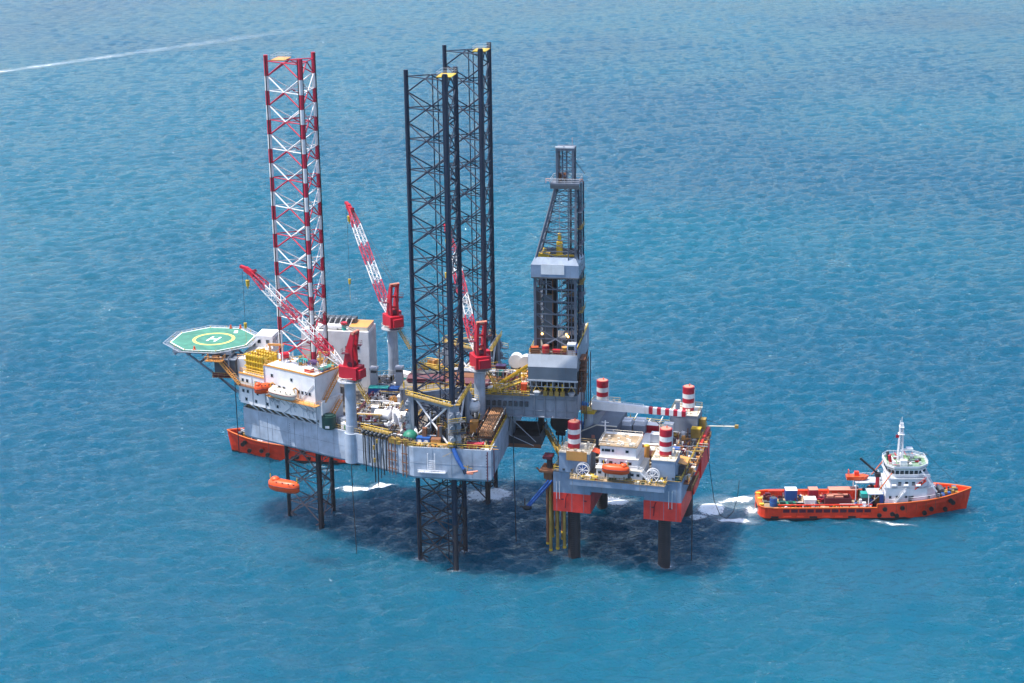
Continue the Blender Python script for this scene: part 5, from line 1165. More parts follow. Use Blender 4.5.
boxtaper(1.0,14.2,hz(1),hz(14.2),zz(1),zz(14.2),.6).obj('boom', M['white'], t)
n_ = 10; x0 = 14.2
for k in range(n_):
    x1 = x0 + 1.02; boxtaper(x0,x1,hz(x0),hz(x1),zz(x0),zz(x1),.55).obj('boom_stripe', M['red' if k % 2 else 'leg_white'], t); x0 = x1
MB().tube((x0-.3,-.5,zz(x0)),(x0-.3,.5,zz(x0)),.6,10).obj('sheave', M['cream'], t)
MB().rail([(1.5,-.5,zz(1)+1.15),(14,-.5,zz(14)+.9)],h=.6,r=.05,step=2.4).obj('boom_handrail', M['white'], t)
MB().b(-3.2,-.6,-1.0,1.2,9.0,10.2).obj('winch', M['amber'], t); MB().sph((-1.2,-.2,10.2),1.0,10,5,z0=0,sx=1.4,sz=.7).obj('winch_cover', M['bright_blue'], t)
T2('grey_post','short grey post with tan cap at the tip of the white boom','post',9.4,10.2,PD+5.6,[('pole',MB().b(-.5,.5,-.4,.4,0,3.8),'light_grey'),('cap',MB().b(-.65,.65,-.5,.5,3.804,4.3),'cream')])
covered('blue_buoy','big bright blue covered tank at the left edge of the small platform','tank',PP(-14.0,3.0,PD+2.4),2.1,'bright_blue',1.0,'rust')
for k,(a,b,lb) in enumerate(((-2.6,6.2,'left'),(.6,7.0,'right'))):
    T2('power_unit','grey power unit with white louvred top behind the white store, %s of two' % lb,'power unit',a,b,PD+.004,box_parts(2.9,4.4,4.2,'steel_grey','light_grey',3)+[('louvre',MB().b(-1.2,1.2,-1.6,-.2,4.3,5.2).b(-1.2,1.2,.2,1.6,4.3,5.2),'white')],0,'power units')
T2('hatch_deck','cream hatch deck with red rim in the middle of the small platform','hatch',5.4,2.0,PD+.004,[('coaming',MB().b(-3.6,3.2,-4.2,4.2,0,1.9),'rust'),('cover',MB().b(-3.4,3.0,-4.0,4.0,1.904,2.1),'roof_white'),('rim',MB().b(-3.62,-3.4,-4.2,4.2,1.904,2.3).b(-3.4,3.2,4.0,4.22,1.904,2.3),'crane_red')])
T2('red_container','red container with pinkish white lid beside the white boom','container',3.4,8.6,PD+.004,box_parts(3.2,2.4,3.6,'crane_red','roof_white',4))
T2('grey_container','grey container with white lid next to the boom rest post','container',6.0,.2,PD+2.12,box_parts(2.8,2.2,2.2,'light_grey','roof_white',4))
T2('white_kiosk','white kiosk with dark window behind the boom rest post','kiosk',8.3,4.0,PD+2.1,[('wall',MB().b(-1,1,-.8,.8,0,3.6),'white'),('roof',MB().b(-1.15,1.15,-.95,.95,3.604,3.8),'roof_white'),('window',MB().b(-.6,.6,-.84,-.802,1.8,2.8),'glass')])
T2('blue_locker','dark blue locker behind the near right striped leg','locker',12.0,-8.4,PD+3.0,box_parts(2.6,2.0,1.1,'blue','blue',3))
T2('pink_crate','pinkish crate left of the near right striped leg','crate',6.6,-8.6,PD+2.0,box_parts(2.8,2.6,1.6,'pink','cream',4))
T2('amber_cylinder','upright amber cylinder right of the white store','tank',5.4,-9.6,PD+.004,[('shell',MB().cyl(0,0,.2,4.6,.75,14),'amber'),('top',MB().sph((0,0,4.6),.75,14,5,z0=0,sz=.5),'yellow'),('foot',MB().cyl(0,0,0,.2,.9,12),'dark_grey')])
T2('orange_canopy','orange roofed shelter on the near right edge of the small platform','shelter',14.4,-17.0+4.2,PD+.01,[('roof',MB().beam((-1.7,0,3.2),(1.6,0,2.7),5.0,.14),'amber'),('post',MB().b(-1.6,-1.4,-2.4,-2.2,0,3.1).b(1.3,1.5,-2.4,-2.2,0,2.7).b(1.3,1.5,2.2,2.4,0,2.7),'rust'),('crate',MB().b(-1.2,1,-1.8,.4,0,1.6),'dark_grey')])
T2('green_net','dark green net heap under the orange roofed shelter','net',14.2,-18.4,PD+.01,[('heap',MB().sph((0,0,.2),1.2,10,5,sz=.8,z0=0),'dark_green'),('rope',MB().tube((-1,0,.3),(1.1,.2,.4),.12,6),'green')])
for k,(a,lb) in enumerate(((-7.8,'left'),(9.0,'right'))):
    t = thing('cable_reel','blue and white cable reel on the balcony %s of the deckhouse' % lb,'cable reel',PP(a,-20.9,PD+.03),P2A,'cable reels')
    for y_ in (-.55,.55):
        fl = MB(); 
        for q_ in range(16):
            a0 = 2*math.pi*q_/16; a1 = 2*math.pi*(q_+1)/16; fl.tube((1.5*math.cos(a0),y_,1.6+1.5*math.sin(a0)),(1.5*math.cos(a1),y_,1.6+1.5*math.sin(a1)),.13,5)
            if q_ % 2 == 0: fl.tube((0,y_,1.6),(1.5*math.cos(a0),y_,1.6+1.5*math.sin(a0)),.07,4)
        fl.obj('flange', M['white'], t)
    MB().tube((0,-.5,1.6),(0,.5,1.6),.9,12).obj('drum', M['blue' if k == 0 else 'steel_grey'], t); MB().b(-1.2,1.2,-.7,.7,0,.15).obj('stand', M['dark_grey'], t)
T2('yellow_raft','small yellow and red raft canister on the balcony by the lifeboat','raft canister',-4.6,-22.6,PD+.03,[('canister',MB().tube((-.8,0,.5),(.8,0,.5),.42,10),'yellow'),('cradle',MB().b(-.8,.8,-.4,.4,0,.25),'orange')])
T2('flare_boom','thin mustard boom reaching out over the sea from the far right corner','boom',15.6,14.0,PD+1.6,[('spar',MB().tube((0,0,.6),(8.2,.6,.9),.16,6),'cream'),('tip',MB().b(7.6,8.5,.2,1.0,.5,1.3),'mustard'),('base',MB().b(-1.2,.4,-1.0,1.0,0,2.6),'mustard'),('stay',MB().tube((0,0,2.4),(5,.4,.9),.06,5),'cable')])
T2('corner_winch','mustard winch frame at the far right corner of the small platform','winch',14.2,10.0,PD+.01,[('frame',MB().b(-1.2,1.2,-1,-.8,0,2.8).b(-1.2,1.2,.8,1,0,2.8),'mustard'),('drum',MB().tube((0,-.7,1.6),(0,.7,1.6),.8,12),'dark_grey'),('top',MB().b(-1.2,1.2,-1,1,2.804,3.0),'yellow')])
def pipework2(label,a0,a1,b0,b1,n_,seed,mats,z=PD+.01,hmax=2.0):
    o = pipework('deck_pipework',label,a0,a1,b0,b1,z,n_,seed,mats,hmax); o.location = (P2X,P2Y,0); o.rotation_euler = (0,0,P2A)
pipework2('tangle of mustard and grey gear left of the white store',-15,-4.4,-12,-3,130,51,('mustard','dark_grey','black','cream','rust','maroon','steel_grey'))
pipework2('tangle of amber and grey gear right of the white store',4,15.2,-11.8,11,300,52,('amber','mustard','dark_grey','cream','rust','white','maroon','steel_grey'),hmax=2.6)
pipework2('small gear along the near balcony of the small platform',-10,12,-23.2,-19.8,120,54,('mustard','cream','dark_grey','white','dark_green','yellow'),PD+.03,.9)
pipework2('rusty gear along the outboard gallery of the small platform',15.7,16.8,-16,17,90,55,('rust','amber','mustard','maroon','cream'),PD-1.38,2.2)
pipework2('small gear behind the power units of the small platform',-6.5,7,9,19,90,56,('cream','dark_grey','maroon','white','mustard'))
# conductor pipes, rusty guide and blue hose boom on the left side
for k in range(8):
    a, b = ((-17.4,-17.2),(-16.9,-14.6),(-16.5,-17.9),(-16.3,-12.6),(-15.0,-17.0),(-14.3,-14.5),(-13.6,-17.4),(-13.0,-18.2))[k]
    zb_ = (3.2,4.0,1.8,5.5,2.0,3.6,6.6,3.0)[k]
    t = thing('conductor_pipe','amber brown conductor pipe hanging beside the near left platform leg, number %d counted from the left' % (k+1),'pipe',PP(a,b,zb_),P2A,'hanging conductor pipes')
    t['label'] = 'amber brown pipe hanging beside the near left platform leg, ' + ('leftmost','second','third','fourth','fifth','sixth','seventh','rightmost')[k] + ' of eight'
    MB().cyl(0,0,.5,(PD-1.5 if k < 4 else 13.0)-zb_,.38,10).obj('casing', M['mustard' if k % 3 else 'rust'], t); MB().cyl(0,0,0,.5,.46,10).obj('collar', M['yellow'], t)
t = thing('pipe_guide','rusty brown pipe guide frame on the left edge of the small platform','frame',PP(-16.6,-16.6,PD-2.6),P2A)
MB().b(-2.4,1.0,-2.6,2.6,1.8,2.3).obj('plate', M['rust'], t); MB().b(-1.4,.6,-2,2,0,1.8).b(-1.0,.8,-1.6,1.6,-3.6,0).obj('box', M['rust'], t)
MB().tube((-.4,0,2.3),(-.4,0,4.8),.7,10).obj('post', M['rusty_dark'], t); MB().b(-1.8,.4,-1.4,1.4,4.8,5.5).obj('head', M['maroon'], t); MB().tube((-2.2,-2.4,2.0),(-3.0,-2.6,3.0),.2,6).obj('arm', M['rust'], t)
t = thing('hose_boom','blue hose boom slanting down towards the sea from the left edge of the small platform','boom',(0,0,0))
a, b = Vector(PP(-16.2,-19.2,20.4)), Vector(PP(-21.4,-21.4,14.0))
for o_ in ((-.4,0,.3),(.4,0,.3),(0,0,-.4)): MB().tube(a+Vector(o_),b+Vector(o_)*.7,.26,8).obj('spar', M['blue'], t)
mb = MB()
for k in range(9): mb.tube(a.lerp(b,k/9)+Vector((-.4,0,.3)),a.lerp(b,(k+1)/9)+Vector((.4,0,-.2)),.1,5)
mb.obj('lacing', M['bright_blue'], t)
mb = MB().sph(b,.9,8,5,sx=1.3,sz=.7); mb.tube(b+Vector((-1.8,0,.2)),b+Vector((1,0,.1)),.2,6); mb.obj('hose_end', M['black'], t); MB().tube(b+Vector((-.6,0,.6)),b+Vector((-.6,0,2.4)),.15,6).obj('valve', M['rusty_dark'], t)
for k,(pts,lb) in enumerate((([PP(16.8,-10.8,PD-4),PP(16.9,-10.8,10),PP(17.0,-11,-2)],'thick dark hose hanging from the right side of the small platform into the sea'),
    ([PP(16.6,12,PD-2),PP(17.6,12.2,14),PP(18.8,12.4,6.0),PP(20.4,12.5,2.2),PP(22,12.6,1.6),PP(23.6,12.8,3.4),PP(24.6,13,7.4),PP(24.9,13,12)],'dark loop of hose slung between the small platform and the supply ship wake'))):
    tag(MB().path(pts,.14 if k == 0 else .09,6).obj('hanging_hose', M['cable']), lb, 'hose')
# ================================================================ SHIPS
def ship_hull(t, L2, hb_, sheer, deckz, fc_x, red, deckm, boot='black', bul=1.1):
    """hull shell lofted from stations: local x forward"""
    xs = [-28,-27.6,-26.6,-24.5,-20,-12,-4,2,fc_x-.01,fc_x,8,12,16,19,21.5,24,26,27.4,28]
    def hbd(x):
        if x < -24.5: u = (x+28)/3.5; return hb_*(.62+.38*math.sqrt(max(0,1-(1-u)**2)))
        if x < 12: return hb_
        u = (x-12)/16; return hb_*max(.012,(1-u**2.3))
    def hbw(x):
        if x < -24.5: return hbd(x)*.96
        if x < 6: return hb_*.985
        u = min(1,(x-6)/19.6); return hb_*max(.01,(1-u**1.7))*.985
    def top(x): return sheer(x)
    V_ = []; n_ = 9
    for x in xs:
        d, w_, z = hbd(x), hbw(x), top(x); dz = deckz(x)
        rake = max(0,(x-20))*.0
        prof = [(0,-2.5),(w_*.8,-2.0),(w_,-.2),(w_*.7+d*.3,z*.3),(d,z),(max(.005,d-.35),z),(max(.004,d-.38),dz),(0,dz)]
        for sg in (1,-1): V_ += [(x + (0 if x < 20 else (zp-0)*.16*(x-20)/8), sg*y, zp) for y,zp in prof]
    F_ = []; Mi = []; k = 8
    mb = MB()
    o = [v for v in V_]
    def fc(i,s,j):
        b0 = i*16+s*8+j; b1 = (i+1)*16+s*8+j
        q = (b0,b1,b1+1,b0+1); return q if s == 0 else q[::-1]
    groups = {0:[],1:[],2:[]}
    for i in range(len(xs)-1):
        for s in (0,1):
            for j in range(7):
                groups[0 if j in (2,3,4,5) else (1 if j < 2 else 2)].append(fc(i,s,j))
    # stern transom
    tr = list(range(0,8)); groups[0].append(tuple(tr[:6])+tuple()); 
    groups[0].append(tuple([8+j for j in range(5,-1,-1)]))
    groups[0].append((5,4,12,13)) ; groups[0].append((6,5,13,14))
    V2 = o
    for g,nm,mt in ((0,'hull_plating',red),(1,'keel',boot),(2,'deck',deckm)):
        MB().add(V2, groups[g]).obj(nm, M[mt], t)
    # boot stripe as its own narrow band
    m2 = MB()
    for sg in (1,-1):
        for a,b in zip(xs[:-1],xs[1:]):
            pa, pb = hbw(a)+.03, hbw(b)+.03
            q = [(a,sg*pa,-.4),(b,sg*pb,-.4),(b,sg*pb,.42),(a,sg*pa,.42)]
            m2.add(q,[(0,1,2,3) if sg < 0 else (3,2,1,0)])
    m2.obj('boot_stripe', M[boot], t)
    # rubbing strake and cap rail
    m3 = MB()
    for sg in (1,-1):
        m3.path([(x+(0 if x < 20 else top(x)*.16*(x-20)/8),sg*(hbd(x)+.03),top(x)+.05) for x in xs],.16,6)
    m3.obj('cap_rail', M['ship_orange'], t)
    return hbd, hbw, top
sheerA = lambda x: 3.3 if x < 3 else 4.3 + max(0,(x-6))/22*2.0
deckA = lambda x: 2.0 if x < 3 else 3.5 + max(0,(x-12))/16*1.3
def ship_common(t, hbd, top, cargo):
    # fender tyres
    for x_,z in ((5.0,2.9),(7.0,1.5),(9.6,3.2),(8.2,1.0),(15.6,1.6),(17.4,2.6),(21.4,2.0),(23.6,3.4),(22.8,4.2),(3.6,1.2)):
        y_ = hbd(x_)*(.99-.05*(5-z)/5*(1 if x_ > 12 else 0))+.12
        for sg in (-1,1):
            m_ = MB(); m_.tube((x_,sg*(y_-.3),z),(x_,sg*(y_+.22),z),.62,10); m_.obj('tyre_fender', M['rubber'], t)
    # freeing ports along the working deck
    for k in range(11):
        x_ = -21 + k*2.15
        for sg in (-1,1): MB().b(x_-.85,x_+.85,sg*(hbd(x_)+.01)-.03,sg*(hbd(x_)+.01)+.03,2.05,2.95).obj('freeing_port', M['maroon'], t)
    for k in range(8):
        x_ = -24 + k*3.4
        for sg in (-1,1): MB().b(x_-1.0,x_+1.0,sg*(hbd(x_)+.0)-.14,sg*(hbd(x_)+.0)+.14,.55,1.0).obj('rubbing_bar', M['ship_red' if k % 3 else 'black'], t)
    # crash rails inside the bulwark
    for sg in (-1,1):
        MB().b(-23,2,sg*5.0-.12,sg*5.0+.12,3.4,3.75).b(-23,2,sg*5.0-.1,sg*5.0+.1,2.7,2.9).obj('crash_rail', M['ship_red'], t)
        for k in range(10): MB().b(-22.5+k*2.6,-22.2+k*2.6,sg*5.0-.09,sg*5.0+.09,2.0,3.4).obj('crash_post', M['ship_red'], t)
    MB().b(-22,2.5,-4.7,4.7,2.02,2.1).obj('wood_deck', M['deck_tan'], t)
    MB().tube((-27.4,-3.4,2.6),(-27.4,3.4,2.6),.8,12).obj('stern_roller', M['ship_orange'], t)
    for y_ in (-3.9,0.2,3.9): MB().b(-27.8,-26.6,y_-.5,y_+.5,3.2,3.65).obj('stern_cap', M['yellow'], t)
ship = thing('supply_ship','bright red supply ship with white bridge and green bridge roof steaming at the right','ship',(100.0,24.6,0),R(8.7)); ship.scale = (.965,.965,.965)
hbd, hbw, tp = ship_hull(ship,56,6.5,sheerA,deckA,3.0,'ship_red','deck_tan')
ship_common(ship,hbd,tp,True)
# white superstructure
def poly(x0,x1,y,ch): return [(x0,-y),(x1-ch,-y),(x1,-y+ch),(x1,y-ch),(x1-ch,y),(x0,y)]
hs = MB().prism(poly(5.0,19.6,5.5,3.6),3.55,8.4,top=poly(5.4,18.4,5.5,2.4)).obj('deckhouse', M['white'], ship)
MB().prism(poly(4.8,18.4,5.65,1.6),8.404,8.5).obj('boat_deck', M['light_grey'], ship)
MB().prism(poly(6.4,16.6,5.2,1.8),8.504,10.9).obj('middle_deckhouse', M['white'], ship)
MB().prism(poly(5.8,17.2,5.6,2.0),10.904,11.05).obj('bridge_deck', M['light_grey'], ship)
br = MB().prism([(7.6,-4.4),(13.6,-4.4),(15.6,-2.4),(15.6,2.4),(13.6,4.4),(7.6,4.4),(6.2,2.6),(6.2,-2.6)],11.054,13.6,top=[(7.4,-4.8),(13.8,-4.8),(16.2,-2.6),(16.2,2.6),(13.8,4.8),(7.4,4.8),(5.8,2.8),(5.8,-2.8)]).obj('wheelhouse', M['white'], ship)
bp = [(7.5,-4.62),(13.7,-4.62),(15.95,-2.5),(15.95,2.5),(13.7,4.62),(7.5,4.62),(6.0,2.7),(6.0,-2.7)]
for i in range(8):
    a, b = Vector(bp[i]), Vector(bp[(i+1)%8]); l_ = (b-a).length; k_ = max(2,int(l_/1.15)); d = (b-a)/l_; o_ = Vector((d.y,-d.x))
    for j in range(k_):
        p, q = a.lerp(b,(j+.12)/k_)+o_*.02, a.lerp(b,(j+.88)/k_)+o_*.02
        m_ = MB(); z0, z1 = 12.1, 13.1
        m_.prism([tuple(p),tuple(q),tuple(q+o_*.08),tuple(p+o_*.08)][::-1],z0,z1); m_.obj('window', M['glass'], br)
rr = [(7.2,-5.1),(13.9,-5.1),(16.5,-2.7),(16.5,2.7),(13.9,5.1),(7.2,5.1),(5.5,3.0),(5.5,-3.0)]
rf = MB().prism(rr,13.604,13.8).obj('bridge_roof', M['bridge_green'], ship)
m_ = MB()
for i in range(8):
    a, b = Vector(rr[i]), Vector(rr[(i+1)%8]); m_.beam((a.x,a.y,14.1),(b.x,b.y,14.1),.14,.6); 
m_.obj('roof_bulwark', M['white'], rf)
MB().rail([(x_,y_,14.3) for x_,y_ in rr],closed=True,h=.8,r=.05).obj('handrail', M['white'], rf)
MB().rail([(18.2,-5.5,8.5),(5,-5.5,8.5),(5,5.5,8.5),(18.2,5.5,8.5)],r=.05).obj('handrail', M['white'], ship)
MB().rail([(16.6,-5.4,11.05),(6.0,-5.4,11.05),(6.0,5.4,11.05),(16.6,5.4,11.05)],r=.05).obj('handrail', M['white'], ship)
for sg in (-1,1): MB().beam((14.4,sg*5.0,13.2),(18.6,sg*5.6,7.4),.4,.35).obj('wing_stay', M['white'], ship)
for sg in (-1,1): MB().beam((6.6,sg*5.2,12.6),(3.4,sg*5.6,8.0),.25,.2).obj('aft_stay', M['ship_orange'], ship)
MB().stair((12.8,-5.2,8.1),(15.6,-5.2,10.5),.8).obj('stair', M['ship_red'], ship)
MB().stair((7.2,-6.0,4.0),(10.4,-6.0,8.0),.8).obj('stair', M['white'], ship)
for x_ in (6.4,8.2,10.6,12.2,16.6): MB().b(x_-.3,x_+.3,-5.66,-5.6,5.6,6.3).obj('port_light', M['glass'], hs)
MB().b(11.2,12.2,-5.7,-5.602,4.0,6.2).obj('door', M['dark_grey'], hs)
for k in range(4): MB().b(8.4+k*1.8,9.2+k*1.8,-5.26,-5.202,9.1,10.1).obj('door' if k == 1 else 'window', M['glass'], ship)
# lattice mast with radars
ms = MB()
for a,b in ((-.6,-.6),(.6,-.6),(.6,.6),(-.6,.6)): ms.tube((9.6+a,b,13.8),(9.6+a*.6,b*.6,24.2),.2,6)
for k in range(9):
    z0, z1 = 13.9+k*1.2, 15.1+k*1.2; s0 = .6*(1-.4*k/9)
    for a,b in (((-1,-1),(1,-1)),((1,-1),(1,1)),((1,1),(-1,1)),((-1,1),(-1,-1))):
        ms.tube((9.6+a[0]*s0,a[1]*s0,z0),(9.6+b[0]*s0,b[1]*s0,z1),.08,4); ms.tube((9.6+a[0]*s0,a[1]*s0,z1),(9.6+b[0]*s0,b[1]*s0,z1),.07,4)
mast = ms.obj('mast', M['white'], ship)
MB().tube((9.6,0,23.7),(9.6,0,26.4),.08,6).obj('mast_pole', M['white'], mast); MB().tube((9.2,0,23.7),(9.2,0,25.4),.1,5).obj('mast_pole', M['white'], mast)
MB().b(9,10.2,-.8,.8,23.6,23.75).obj('mast_platform', M['white'], mast); MB().b(8.8,10.4,-.9,.9,21.6,21.75).obj('mast_platform', M['white'], mast)
MB().b(10.2,12.6,-.25,.25,17.2,17.5).b(11.2,12.8,-.9,.9,17.5,17.75).obj('radar', M['white'], mast); MB().tube((12.8,0,13.8),(12.8,0,15.6),.12,6).b(11.2,14.2,-.2,.2,15.6,15.9).obj('radar', M['white'], ship)
MB().b(8.2,9.2,-.1,.1,20.6,21.4).obj('flag', M['crane_red'], mast)
MB().b(9.0,10.8,-3.9,-2.6,13.8,15.6).obj('roof_locker', M['white'], rf); MB().b(12.8,13.8,2,3,13.8,14.6).b(8.4,9.2,2,2.8,13.8,14.4).obj('roof_box', M['light_grey'], rf)
for k,(x_,y_) in enumerate(((6.9,-1.4),(6.9,1.4))): MB().tube((x_,y_,13.8),(x_-.4,y_,16.2),.45,10,r2=.4).obj('funnel', M['dark_grey' if k else 'crane_red'], ship)
MB().sph((10.2,2.6,14.6),.8,12,8).obj('radome', M['white'], ship); MB().tube((9.4,-1.8,13.8),(9.4,-1.8,16.6),.1,5).tube((14.6,1,13.8),(14.6,1,15.4),.08,5).obj('aerial', M['white'], ship)
# forecastle gear
fo = MB(); rn = random.Random(4)
for k in range(26):
    x_ = rn.uniform(19.4,25); y_ = rn.uniform(-1,1)*hbd(x_)*.7; s_ = rn.uniform(.2,.6); fo.b(x_-s_,x_+s_,y_-s_,y_+s_,4.9,5.3+rn.uniform(.2,1.2),rn.randrange(3))
fo.tube((21,-1.6,5.8),(21,1.6,5.8),.8,10,0); fo.obj('windlass', [M['dark_grey'],M['blue'],M['mustard']], ship)
aft = MB()
for k in range(46):
    x_ = rn.uniform(-1,4.6); y_ = rn.uniform(-5.2,5.2); s_ = rn.uniform(.15,.5); aft.b(x_-s_,x_+s_,y_-s_,y_+s_,2.1 if x_ < 3 else 3.9,2.6+rn.uniform(.2,2.6)+(1.6 if x_ > 3 else 0),rn.randrange(5))
aft.obj('winch_gear', [M['dark_grey'],M['blue'],M['mustard'],M['maroon'],M['white']], ship)
MB().b(.6,4.6,-5.6,-1.2,6.6,6.8).b(-1.6,4.6,1,5.6,7.2,7.4).obj('gallery', M['light_grey'], ship)
for x_,y_ in ((.8,-5.4),(.8,-1.4),(-1.4,1.2),(-1.4,5.4)): MB().tube((x_,y_,2.0),(x_,y_,6.8),.14,6).obj('gallery_post', M['white'], ship)
MB().rail([(.6,-5.5,6.8),(4.6,-5.5,6.8)],r=.05).rail([(-1.6,5.5,7.4),(4.6,5.5,7.4)],r=.05).obj('handrail', M['white'], ship)
for k in range(4): MB().beam((-1.5+k*.1,-5.5,2.1+k*.01),(2.6+k*.3,-5.5,5.4+k*.3),.12,.12).obj('ladder_rail', M['white'], ship)
# working detail of the supply ship: stanchions, lines, scuppers, draught marks, aft rails
for k in range(14):
    x_ = -24+k*1.95
    for sg in (-1,1): MB().beam((x_,sg*(hbd(x_)-.36),2.05),(x_,sg*(hbd(x_)-.36),3.25),.1,.16).obj('bulwark_stay', M['ship_orange'], ship)
for k in range(6):
    x_ = 5.4+k*2.6; MB().tube((x_,-hbd(x_)-.05,tp(x_)-.5),(x_+.05,-hbd(x_)*.985-.06,tp(x_)-2.2-.3*(k%3)),.06,4).obj('rust_run', M['rust'], ship)
MB().rail([(6,-hbd(6)+.2,tp(6)+.1),(12,-hbd(12)+.2,tp(12)+.1),(16,-hbd(16)+.2,tp(16)+.1),(19.5,-hbd(19.5)+.2,tp(19.5)+.1)],r=.05,step=1.2).obj('deck_rail', M['white'], ship)
MB().rail([(6,hbd(6)-.2,tp(6)+.1),(12,hbd(12)-.2,tp(12)+.1),(16,hbd(16)-.2,tp(16)+.1),(19.5,hbd(19.5)-.2,tp(19.5)+.1)],r=.05,step=1.2).obj('deck_rail', M['white'], ship)
MB().path([(9.6,0,24.0),(16,0,16.5),(25.5,0,7.2)],.04,4).obj('fore_stay', M['cable'], ship); MB().path([(9.6,0,23.6),(2,0,12),(-1.5,0,7.4)],.035,4).obj('back_stay', M['cable'], ship)
for sg in (-1,1):
    for k in range(3): MB().tube((6.6+k*3.2,sg*5.62,9.2),(7.8+k*3.2,sg*5.62,9.2),.36,8).obj('raft_canister', M['white'], ship)
for k in range(9): MB().b(-22+k*2.7,-21.6+k*2.7,-5.3,-5.15,2.1,2.6+.4*(k%3)).obj('lashing_post', M['yellow' if k % 2 else 'white'], ship)
def ST(name,label,cat,x_,y_,z,parts,rz=0.0,group=None):
    c,s_ = math.cos(R(8.7)),math.sin(R(8.7)); return T(name,label,cat,(100.0+(x_*c-y_*s_)*.965,24.6+(x_*s_+y_*c)*.965,z*.965),parts,R(8.7)+rz,group)
lb_ = ST('rescue_boat','small orange red rescue boat on the supply ship gallery behind the bridge','rescue boat',-1.0,3.4,7.5,[('hull',MB().prism([(-2.6,-.9),(1.6,-.9),(2.8,0),(1.6,.9),(-2.6,.9)],.1,1.1,top=[(-2.7,-1.1),(1.8,-1.1),(3.2,0),(1.8,1.1),(-2.7,1.1)]),'orange'),('console',MB().b(-.6,.5,-.5,.5,1.104,2.2),'ship_red'),('roll_bar',MB().path([(-2.1,-.8,1.1),(-2.1,-.6,2.6),(-2.1,.6,2.6),(-2.1,.8,1.1)],.09,5),'orange')])
ST('deck_crane','black boomed deck crane with a red post behind the ship bridge','crane',4.0,0.2,6.9,[('post',MB().cyl(0,0,-3.0,2.6,.5,12),'crane_red'),('head',MB().b(-.7,.7,-.6,.6,2.604,3.6),'black'),('boom',MB().beam((.2,0,3.2),(-4.6,.6,7.4),.4,.5),'black')])
ST('teal_cover','teal covered gear under the ship gallery','cover',.6,-2.6,5.0,[('cover',MB().b(-1.4,1.2,-1.0,1.0,0,1.1),'teal'),('frame',MB().b(-1.2,1,-.8,.8,-2.9,-.004),'dark_grey')])
ST('cargo_container','blue cargo container with a white roof on the ship deck','container',-18.6,2.6,2.11,box_parts(3.0,2.6,2.9,'blue','roof_white',4))
ST('cargo_container','pinkish red cargo container next to the blue one on the ship deck','container',-12.6,3.0,2.11,box_parts(2.4,2.4,2.8,'red','pink',3))
ST('cargo_container','long red cargo container against the far bulwark of the ship','container',-4.6,3.2,2.11,box_parts(7.4,2.5,2.7,'ship_red','pink',9))
ST('cargo_container','low red cargo box near the ship stern by the far bulwark','container',-22.6,4.0,2.11,box_parts(3.6,1.2,2.0,'ship_red','ship_red',5))
ST('white_case','low white case in the middle of the ship deck','case',-14.0,-1.2,2.11,box_parts(3.0,2.4,1.8,'white','roof_white',4))
ST('cargo_basket','big dark maroon cargo basket piled with gear on the ship deck','basket',-6.6,-.8,2.11,[('side',MB().b(-3.4,3.4,-1.5,-1.35,.1,2.2).b(-3.4,3.4,1.35,1.5,.1,2.2).b(-3.4,-3.25,-1.34,1.34,.1,2.2).b(3.25,3.4,-1.34,1.34,.1,2.2),'maroon'),('floor',MB().b(-3.2,3.2,-1.3,1.3,.1,.25),'dark_grey'),('contents',MB().b(-2.8,-1.2,-1,.6,.25,2.6).b(-.6,1.4,-.6,1.1,.25,2.2).tube((-2.4,0,2.6),(2.6,.2,2.5),.3,8),'pink'),('sling',MB().tube((-3.3,0,2.2),(-1.6,0,3.4),.1,5).tube((0,0,3.2),(2.8,0,2.2),.1,5),'rust')])
ST('maroon_machine','tall dark maroon machine left of the big cargo basket','machine',-10.6,.6,2.11,skid_parts(2.6,2.8,'maroon','crane_red',61))
ST('blue_drum','blue drum standing near the ship stern','drum',-23.8,-1.6,2.11,[('drum',MB().cyl(0,0,0,2.1,.95,14),'blue'),('lid',MB().cyl(0,0,2.104,2.2,.8,14),'dark_grey'),('rib',MB().cyl(0,0,.9,1.05,1.0,14),'bright_blue')])
ST('green_pallet','low green pallet beside the blue drum on the ship deck','pallet',-20.2,-1.4,2.11,[('deck',MB().b(-2.4,2.4,-1.3,1.3,.25,.5),'green'),('runner',MB().b(-2.3,2.3,-1.2,-1,0,.249).b(-2.3,2.3,1,1.2,0,.249),'dark_green'),('load',MB().b(-1.8,-.4,-.7,.5,.504,1.1).b(.4,1.6,-.5,.8,.504,.9),'dark_green')])
ST('mooring_gear','tangle of maroon towing gear at the very stern of the ship','towing gear',-24.4,1.8,2.11,skid_parts(3.2,3.0,'maroon','rust',63))
ST('black_hose','coil of black hose between the green pallet and the white case','hose coil',-17.0,-2.6,2.11,[('coil',MB().path([(1.7*math.cos(a)*1.2,1.0*math.sin(a),.2+.03*a) for a in [k*.5 for k in range(36)]],.13,5),'black'),('end',MB().tube((2,0,.4),(4.2,-.6,.2),.13,5),'black')])
o = pipework('deck_pipework','small lashings and gear scattered over the supply ship working deck',-22,2,-4.6,4.6,2.12,120,71,('maroon','white','mustard','black','blue','rust','dark_grey'),1.2)
o.location = (100.0,24.6,0); o.rotation_euler = (0,0,R(8.7))
o = pipework('deck_pipework','small aerials and boxes scattered over the ship bridge roof',6.4,15.6,-4,4,13.4,34,72,('white','light_grey','dark_grey','crane_red'),1.3)
o.location = (100.0,24.6,0); o.rotation_euler = (0,0,R(8.7))
